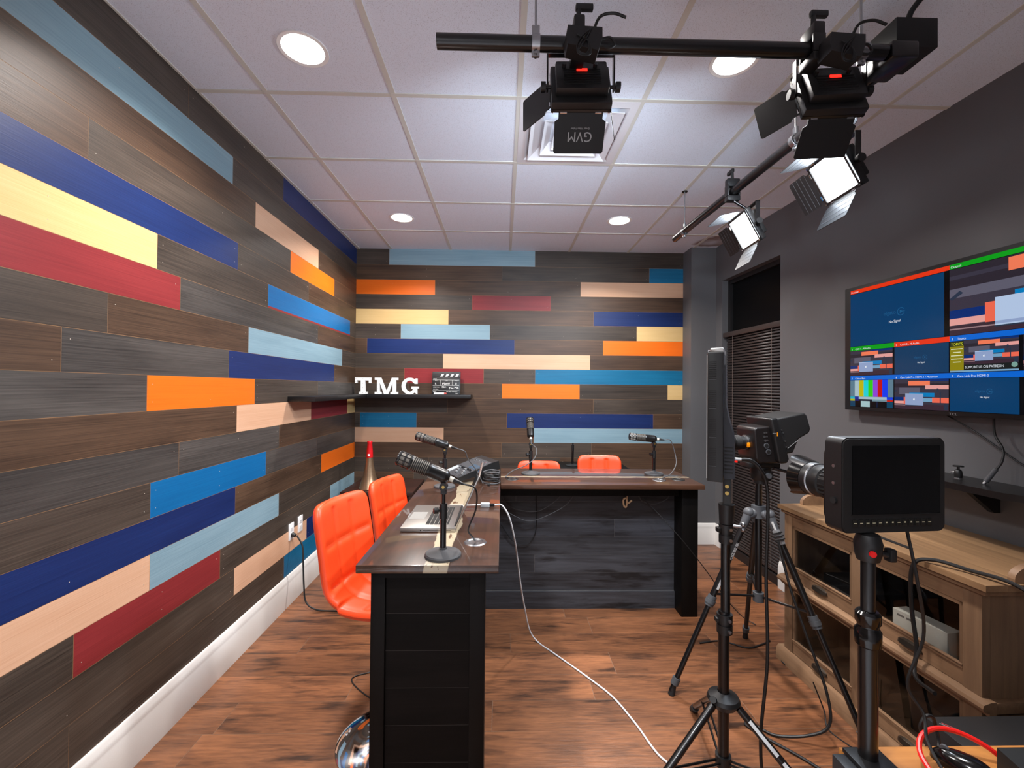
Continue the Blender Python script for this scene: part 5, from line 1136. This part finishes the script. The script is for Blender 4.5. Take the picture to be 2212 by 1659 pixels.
b = MB(PROT); b.box((PXa+0.002, LY-0.08, PZ1-0.001), (PXa+0.048, LY+0.13, PZ1+0.016), ALU, 0.005); b.cyl((PXa-0.006, LY-0.06, PZ1+0.007), (PXa+0.004, LY-0.06, PZ1+0.007), 0.004, CHR, n=10); b.build('top_bracket', pn)
b = MB(PROT); b.box((PXa+0.044, LY-0.02, 1.08), (PXa+0.072, LY+0.02, 1.20), BLK, 0.003); b.cyl((LX+0.008, LY, 1.0285), (LX+0.008, LY, 1.10), 0.025, BLK, 0.028, n=20)
for z in (1.145, 1.17): b.cyl((PXa+0.058, LY-0.019, z), (PXa+0.058, LY-0.024, z), 0.007, BRASS, n=12)
b.build('tilt_bracket', pn)
b = MB(PROT); b.cyl((PXa+0.083, LY-0.03, 1.27), (PXa+0.092, LY-0.03, 1.27), 0.007, emit('red_indicator', (255, 20, 15), 1.5), n=12); b.build('indicator', pn)
b = MB(PROT); b.cyl((PXa+0.083, LY-0.045, 1.277), (PXa+0.105, LY-0.045, 1.277), 0.006, STL, n=12)
b.tube([(PXa+0.10, LY-0.045, 1.277), (PXa+0.135, LY-0.04, 1.275), (PXa+0.165, LY-0.03, 1.245), (PXa+0.185, LY-0.01, 1.19), (PXa+0.19, LY, 1.08), (PXa+0.185, LY, 0.85), (PXa+0.19, LY+0.01, 0.55), (PXa+0.17, LY+0.02, 0.25), (PXa+0.19, LY+0.03, 0.06), (PXa+0.26, LY-0.02, 0.0065), (PXa+0.40, LY-0.10, 0.0065)], 0.006, CABLE); b.build('power_cable', pn)

# ------------------------------------------------------------------ second studio camera seen from its monitor side
A2 = D(4.5)
XK = M.Translation((0.914, 1.0, 1.310)) @ M.Rotation(A2, 4, 'Z')      # local -y faces us
kc = thing('studio_camera', 'black studio camera seen from behind with a dark monitor and a row of buttons', 'camera', (0.914, 1.03, 1.19))
b = MB(); KW, KH = 0.132, 0.110
def rr(w, h, r, n=6):
    P = []
    for cx, cy, a0 in ((w-r, h-r, 0), (-w+r, h-r, 90), (-w+r, -h+r, 180), (w-r, -h+r, 270)): P += [(cx+r*cos(radians(a0+90*i/n)), cy+r*sin(radians(a0+90*i/n))) for i in range(n+1)]
    return P
b = MB(XK); b.prism(rr(KW, KH, 0.016), 1, -0.004, 0.042, BLK, False); b.prism(rr(KW*0.985, KH*0.98, 0.015), 1, -0.007, -0.003, BLKM, False)
for z in (0.042, 0.002): b.cyl((-KW-0.001, 0.018, z), (-KW+0.004, 0.018, z), 0.004, STL, n=12)
b.cyl((-KW-0.004, 0.016, -0.038), (-KW+0.004, 0.016, -0.038), 0.008, BLKM, n=16); b.build('body', kc)
MB(XK).box((-KW+0.024, -0.0085, -0.066), (KW-0.016, -0.0065, KH-0.018), mat('monitor_off', (5, 5, 6), 0.12)).build('monitor', kc)
b = MB(XK); b.box((-KW+0.022, -0.0090, -0.0685), (KW-0.014, -0.0065, -0.0665), BLK); b.build('monitor_edge', kc)
GLY = mat('button_print', (186, 180, 150), 0.5)
for i in range(13):
    x = -KW+0.030+i*0.0158
    bt = MB(XK).box((x-0.0052, -0.0095, -0.094), (x+0.0052, -0.006, -0.078), mat('button_dark', (18, 17, 14), 0.5), 0.001).build('button', kc)
    wdt = 0.0036 if i not in (5, 6, 8, 9) else 0.002
    MB(XK).box((x-wdt, -0.0098, -0.0868), (x+wdt, -0.0094, -0.0850 if wdt > .003 else -0.0835), GLY).build('button_print', bt)
b = MB(XK); b.box((-0.085, 0.04, -0.105), (0.085, 0.105, 0.07), FRT, 0.012); b.build('front_block', kc)
lo = (-0.016, 0.10, -0.030)
b = MB(XK); b.lathe([(0.0, 0.0), (0.040, 0.0), (0.042, 0.02), (0.040, 0.022), (0.040, 0.055), (0.044, 0.058), (0.044, 0.085), (0.042, 0.088), (0.046, 0.095), (0.046, 0.118), (0.044, 0.12), (0.0, 0.12)], lo, (0, 1, 0), BLK, 36)
for k in range(22):
    a = 2*pi*k/22; b.box((lo[0]+0.0405*cos(a)-.002, lo[1]+0.025, lo[2]+0.0405*sin(a)-.002), (lo[0]+0.0405*cos(a)+.002, lo[1]+0.053, lo[2]+0.0405*sin(a)+.002), BLKM)
b.lathe([(0.0440, 0.09), (0.0465, 0.092), (0.0465, 0.094), (0.0440, 0.096)], lo, (0, 1, 0), STL, 36); kl = b.build('lens', kc)
hb = MB(XK); vs = []; fs = []; n = 48
for i in range(n):
    a = 2*pi*i/n; L = 0.03+0.032*max(0, cos(2*a))**0.7
    for (r, h) in ((0.047, 0.0), (0.058, L), (0.055, L), (0.044, 0.0)): vs.append((lo[0]+r*cos(a+pi/2), lo[1]+0.115+h, lo[2]+r*sin(a+pi/2)))
for i in range(n):
    j = (i+1) % n
    for q in range(4): fs.append((i*4+q, j*4+q, j*4+(q+1) % 4, i*4+(q+1) % 4))
hb.add(vs, fs, BLKG, True); hb.build('lens_hood', kl)
ms = thing('table_stand', 'short black telescopic pole clamped at the table corner, holding the near camera', 'camera stand', (0.842, 1.0, 0.67))
SX, SY = 0.856, 0.998
b = MB(); b.cyl((SX, SY, 0.675), (SX, SY, 0.98), 0.0190, BLKP, n=26); b.build('lower_pole', ms)
b = MB(); b.cyl((SX, SY, 0.94), (SX, SY, 1.15), 0.0145, BLKP, n=24); b.build('upper_pole', ms)
b = MB(); b.lathe([(0.019, 0.935), (0.025, 0.940), (0.026, 0.953), (0.026, 0.973), (0.021, 0.980), (0.021, 0.986), (0.025, 0.992), (0.025, 1.012), (0.020, 1.018), (0.015, 1.019)], (SX, SY, 0), (0, 0, 1), BLKG, 28); b.build('twist_collar', ms)
b = MB(); b.lathe([(0.0, 1.135), (0.022, 1.135), (0.026, 1.15), (0.028, 1.175), (0.022, 1.195), (0.012, 1.2), (0.0, 1.2)], (SX, SY, 0), (0, 0, 1), BLK, 26)
b.cyl((SX+0.02, SY-0.005, 1.155), (SX+0.045, SY-0.01, 1.147), 0.007, BLK, n=12); b.box((SX+0.036, SY-0.02, 1.135), (SX+0.052, SY, 1.165), BLK, 0.004)
bhd = b.build('ball_head', ms)
MB().cyl((SX-0.012, SY-0.025, 1.158), (SX-0.013, SY-0.030, 1.158), 0.007, mat('red_button', (225, 25, 25), 0.4), n=16).build('red_cap', bhd)
b = MB(); b.box((0.815, 0.950, 0.6705), (0.898, 1.024, 0.682), BLK, 0.003); b.box((0.786, 0.955, 0.590), (0.8165, 1.018, 0.672), mat('clamp_grey', (40, 42, 45), 0.5), 0.004); b.box((0.79, 0.96, 0.596), (0.89, 1.015, 0.618), BLK, 0.004); b.build('base_clamp', ms)
cable('thin black cable dropping from the near camera to the table', [(0.975, 1.03, 1.21), (0.985, 1.01, 1.08), (1.02, 1.03, 0.94), (0.99, 1.04, 0.82), (1.01, 1.02, 0.76), (0.99, 0.99, 0.72), (0.975, 0.93, 0.69), (0.97, 0.86, 0.674)], 0.0035, CABLE, 'camera_cable')

# work table corner at the bottom right and what lies on it
tbl = thing('work_table', 'orange brown wooden table, only its far corner at the bottom right', 'table', (1.4, 0.6, 0))
TW = wood('table_wood', (138, 84, 34), (184, 124, 58), 0, 0.45, 50, 0.5, rnd=0.02, bump=0.1, stretch=0.05)
MB().box((0.8175, 0.35, 0.63), (2.08, 1.038, 0.670), TW, 0.003).build('table_top', tbl)
for x in (0.90, 2.0):
    for y in (0.40, 0.92): MB().box((x, y, 0), (x+0.05, y+0.05, 0.63), BLKM).build('leg', tbl)
ZT_ = 0.670
mo = thing('computer_mouse', 'glossy black computer mouse on the orange table, nearly cut off by the frame', 'mouse', (1.045, 0.975, ZT_))
XM2 = M.Translation((1.052, 0.968, ZT_)) @ M.Rotation(D(32), 4, 'Z')
b = MB(XM2); vs = []; fs = []; n, k_ = 28, 8
for j in range(k_+1):
    h = sin(pi/2*j/k_); r = cos(pi/2*j/k_)**0.6 if j < k_ else 0.001
    for i in range(n):
        a = 2*pi*i/n; vs.append((0.031*r*cos(a)*(1-0.12*sin(a)), 0.058*r*sin(a), 0.036*h*(1-0.15*r*sin(a))))
for j in range(k_):
    for i in range(n): fs.append((j*n+i, j*n+(i+1) % n, (j+1)*n+(i+1) % n, (j+1)*n+i))
b.add(vs, fs, BLKG, True); b.add(vs[:n], [list(range(n))], BLK); b.build('shell', mo)
MB(XM2).cyl((-0.003, 0.032, 0.028), (0.003, 0.032, 0.028), 0.009, GRY, n=16).build('scroll_wheel', mo)
cable('bright red cable arching above the orange table at the bottom right', [(0.96, 0.90, ZT_+0.006), (0.955, 0.935, ZT_+0.012), (0.968, 0.985, ZT_+0.026), (1.0, 1.015, ZT_+0.042), (1.05, 1.030, ZT_+0.048), (1.10, 1.025, ZT_+0.042), (1.14, 1.005, ZT_+0.028), (1.17, 0.985, ZT_+0.006)], 0.0055, REDC, 'red_cable')
cable('small black cable loop standing behind the red cable on the table', [(1.035, 1.05, ZT_+0.02), (1.032, 1.05, ZT_+0.04), (1.045, 1.05, ZT_+0.062), (1.062, 1.05, ZT_+0.06), (1.07, 1.05, ZT_+0.035), (1.06, 1.032, ZT_+0.005), (1.02, 1.0, ZT_+0.005)], 0.004, CABLE, 'cable_loop')
dv = thing('control_box', 'dark grey control box with a sloped top at the right end of the orange table', 'control box', (1.22, 0.9, ZT_))
MB().prism([(0.80, ZT_), (0.965, ZT_), (0.965, ZT_+0.055), (0.80, ZT_+0.022)], 0, 1.125, 1.42, mat('control_dark', (30, 32, 33), 0.45)).build('housing', dv)
MB().box((1.125, 0.795, ZT_+0.006), (1.42, 0.801, ZT_+0.016), GRY2).build('front_edge', dv)

cr_ = thing('equipment_case', 'big plain black case standing on the floor by the near end of the cabinet', 'case', (1.75, 1.22, 0))
MB().box((1.395, 1.065, 0.0), (2.15, 1.405, 0.462), mat('case_black', (30, 30, 32), 0.5), 0.004).build('case', cr_)
b = MB(); b.box((1.425, 1.385, 0.4616), (1.432, 1.39, 0.463), BLKM)
XL_ = M.Translation((1.43, 1.36, 0.4624)) @ M.Rotation(D(-50), 4, 'Z')
MB(XL_).box((-0.022, -0.005, 0), (0.022, -0.001, 0.0006), GRY2).box((-0.018, 0.003, 0), (0.02, 0.006, 0.0006), mat('red_stripe', (170, 70, 70), 0.5)).build('sticker', cr_)

# floor and hanging cables on the right
cable('black cable on the floor crossing behind the tripod toward the cabinet', [(1.20, 2.60, 0.005), (1.34, 2.62, 0.005), (1.46, 2.55, 0.005), (1.56, 2.58, 0.005), (1.64, 2.62, 0.005)], 0.0045, CABLE, 'floor_cable')
cable('small black cable loop on the floor at the far cabinet corner', [(1.66, 2.52, 0.005), (1.60, 2.46, 0.005), (1.585, 2.40, 0.005), (1.62, 2.37, 0.005)], 0.0045, CABLE, 'floor_cable')
cable('thick black cable sagging from the tripod clip in a wide loop near the floor', [(1.335, 2.07, 0.80), (1.355, 2.01, 0.60), (1.39, 1.94, 0.40), (1.42, 1.87, 0.22), (1.41, 1.84, 0.10), (1.34, 1.86, 0.04), (1.22, 1.90, 0.008), (1.16, 1.96, 0.006), (1.12, 1.97, 0.006), (1.16, 1.90, 0.006), (1.26, 1.78, 0.006), (1.36, 1.62, 0.006), (1.42, 1.50, 0.006), (1.36, 1.40, 0.006)], 0.006, CABLE, 'camera_cable')
cable('thin black cable snaking over the floor beside the cabinet plinth', [(1.47, 2.02, 0.16), (1.50, 1.99, 0.05), (1.48, 1.93, 0.004), (1.52, 1.80, 0.004), (1.50, 1.72, 0.004), (1.54, 1.60, 0.004), (1.50, 1.50, 0.004)], 0.003, CABLE, 'floor_cable')
cable('thin black cable curling on the floor between the stands', [(1.30, 1.70, 0.004), (1.42, 1.78, 0.004), (1.46, 1.70, 0.004), (1.42, 1.58, 0.004), (1.30, 1.55, 0.004), (1.18, 1.62, 0.004)], 0.0028, CABLE, 'floor_cable')
cable('thick black cable bridging from the cabinet top down over its doors to the case', [tuple(XC_ @ V((0.06, -0.66, CH-0.03))), tuple(XC_ @ V((0.05, -0.54, CH+0.014))), tuple(XC_ @ V((0.03, -0.43, CH+0.0125))), tuple(XC_ @ V((-0.016, -0.34, CH+0.016))), tuple(XC_ @ V((-0.054, -0.30, CH-0.02))), tuple(XC_ @ V((-0.05, -0.29, 0.70))), tuple(XC_ @ V((-0.05, -0.31, 0.55))), tuple(XC_ @ V((-0.07, -0.32, 0.48))), tuple(XC_ @ V((-0.10, -0.36, 0.46))), tuple(XC_ @ V((-0.13, -0.45, 0.473)))], 0.007, CABLE, 'loose_cable')
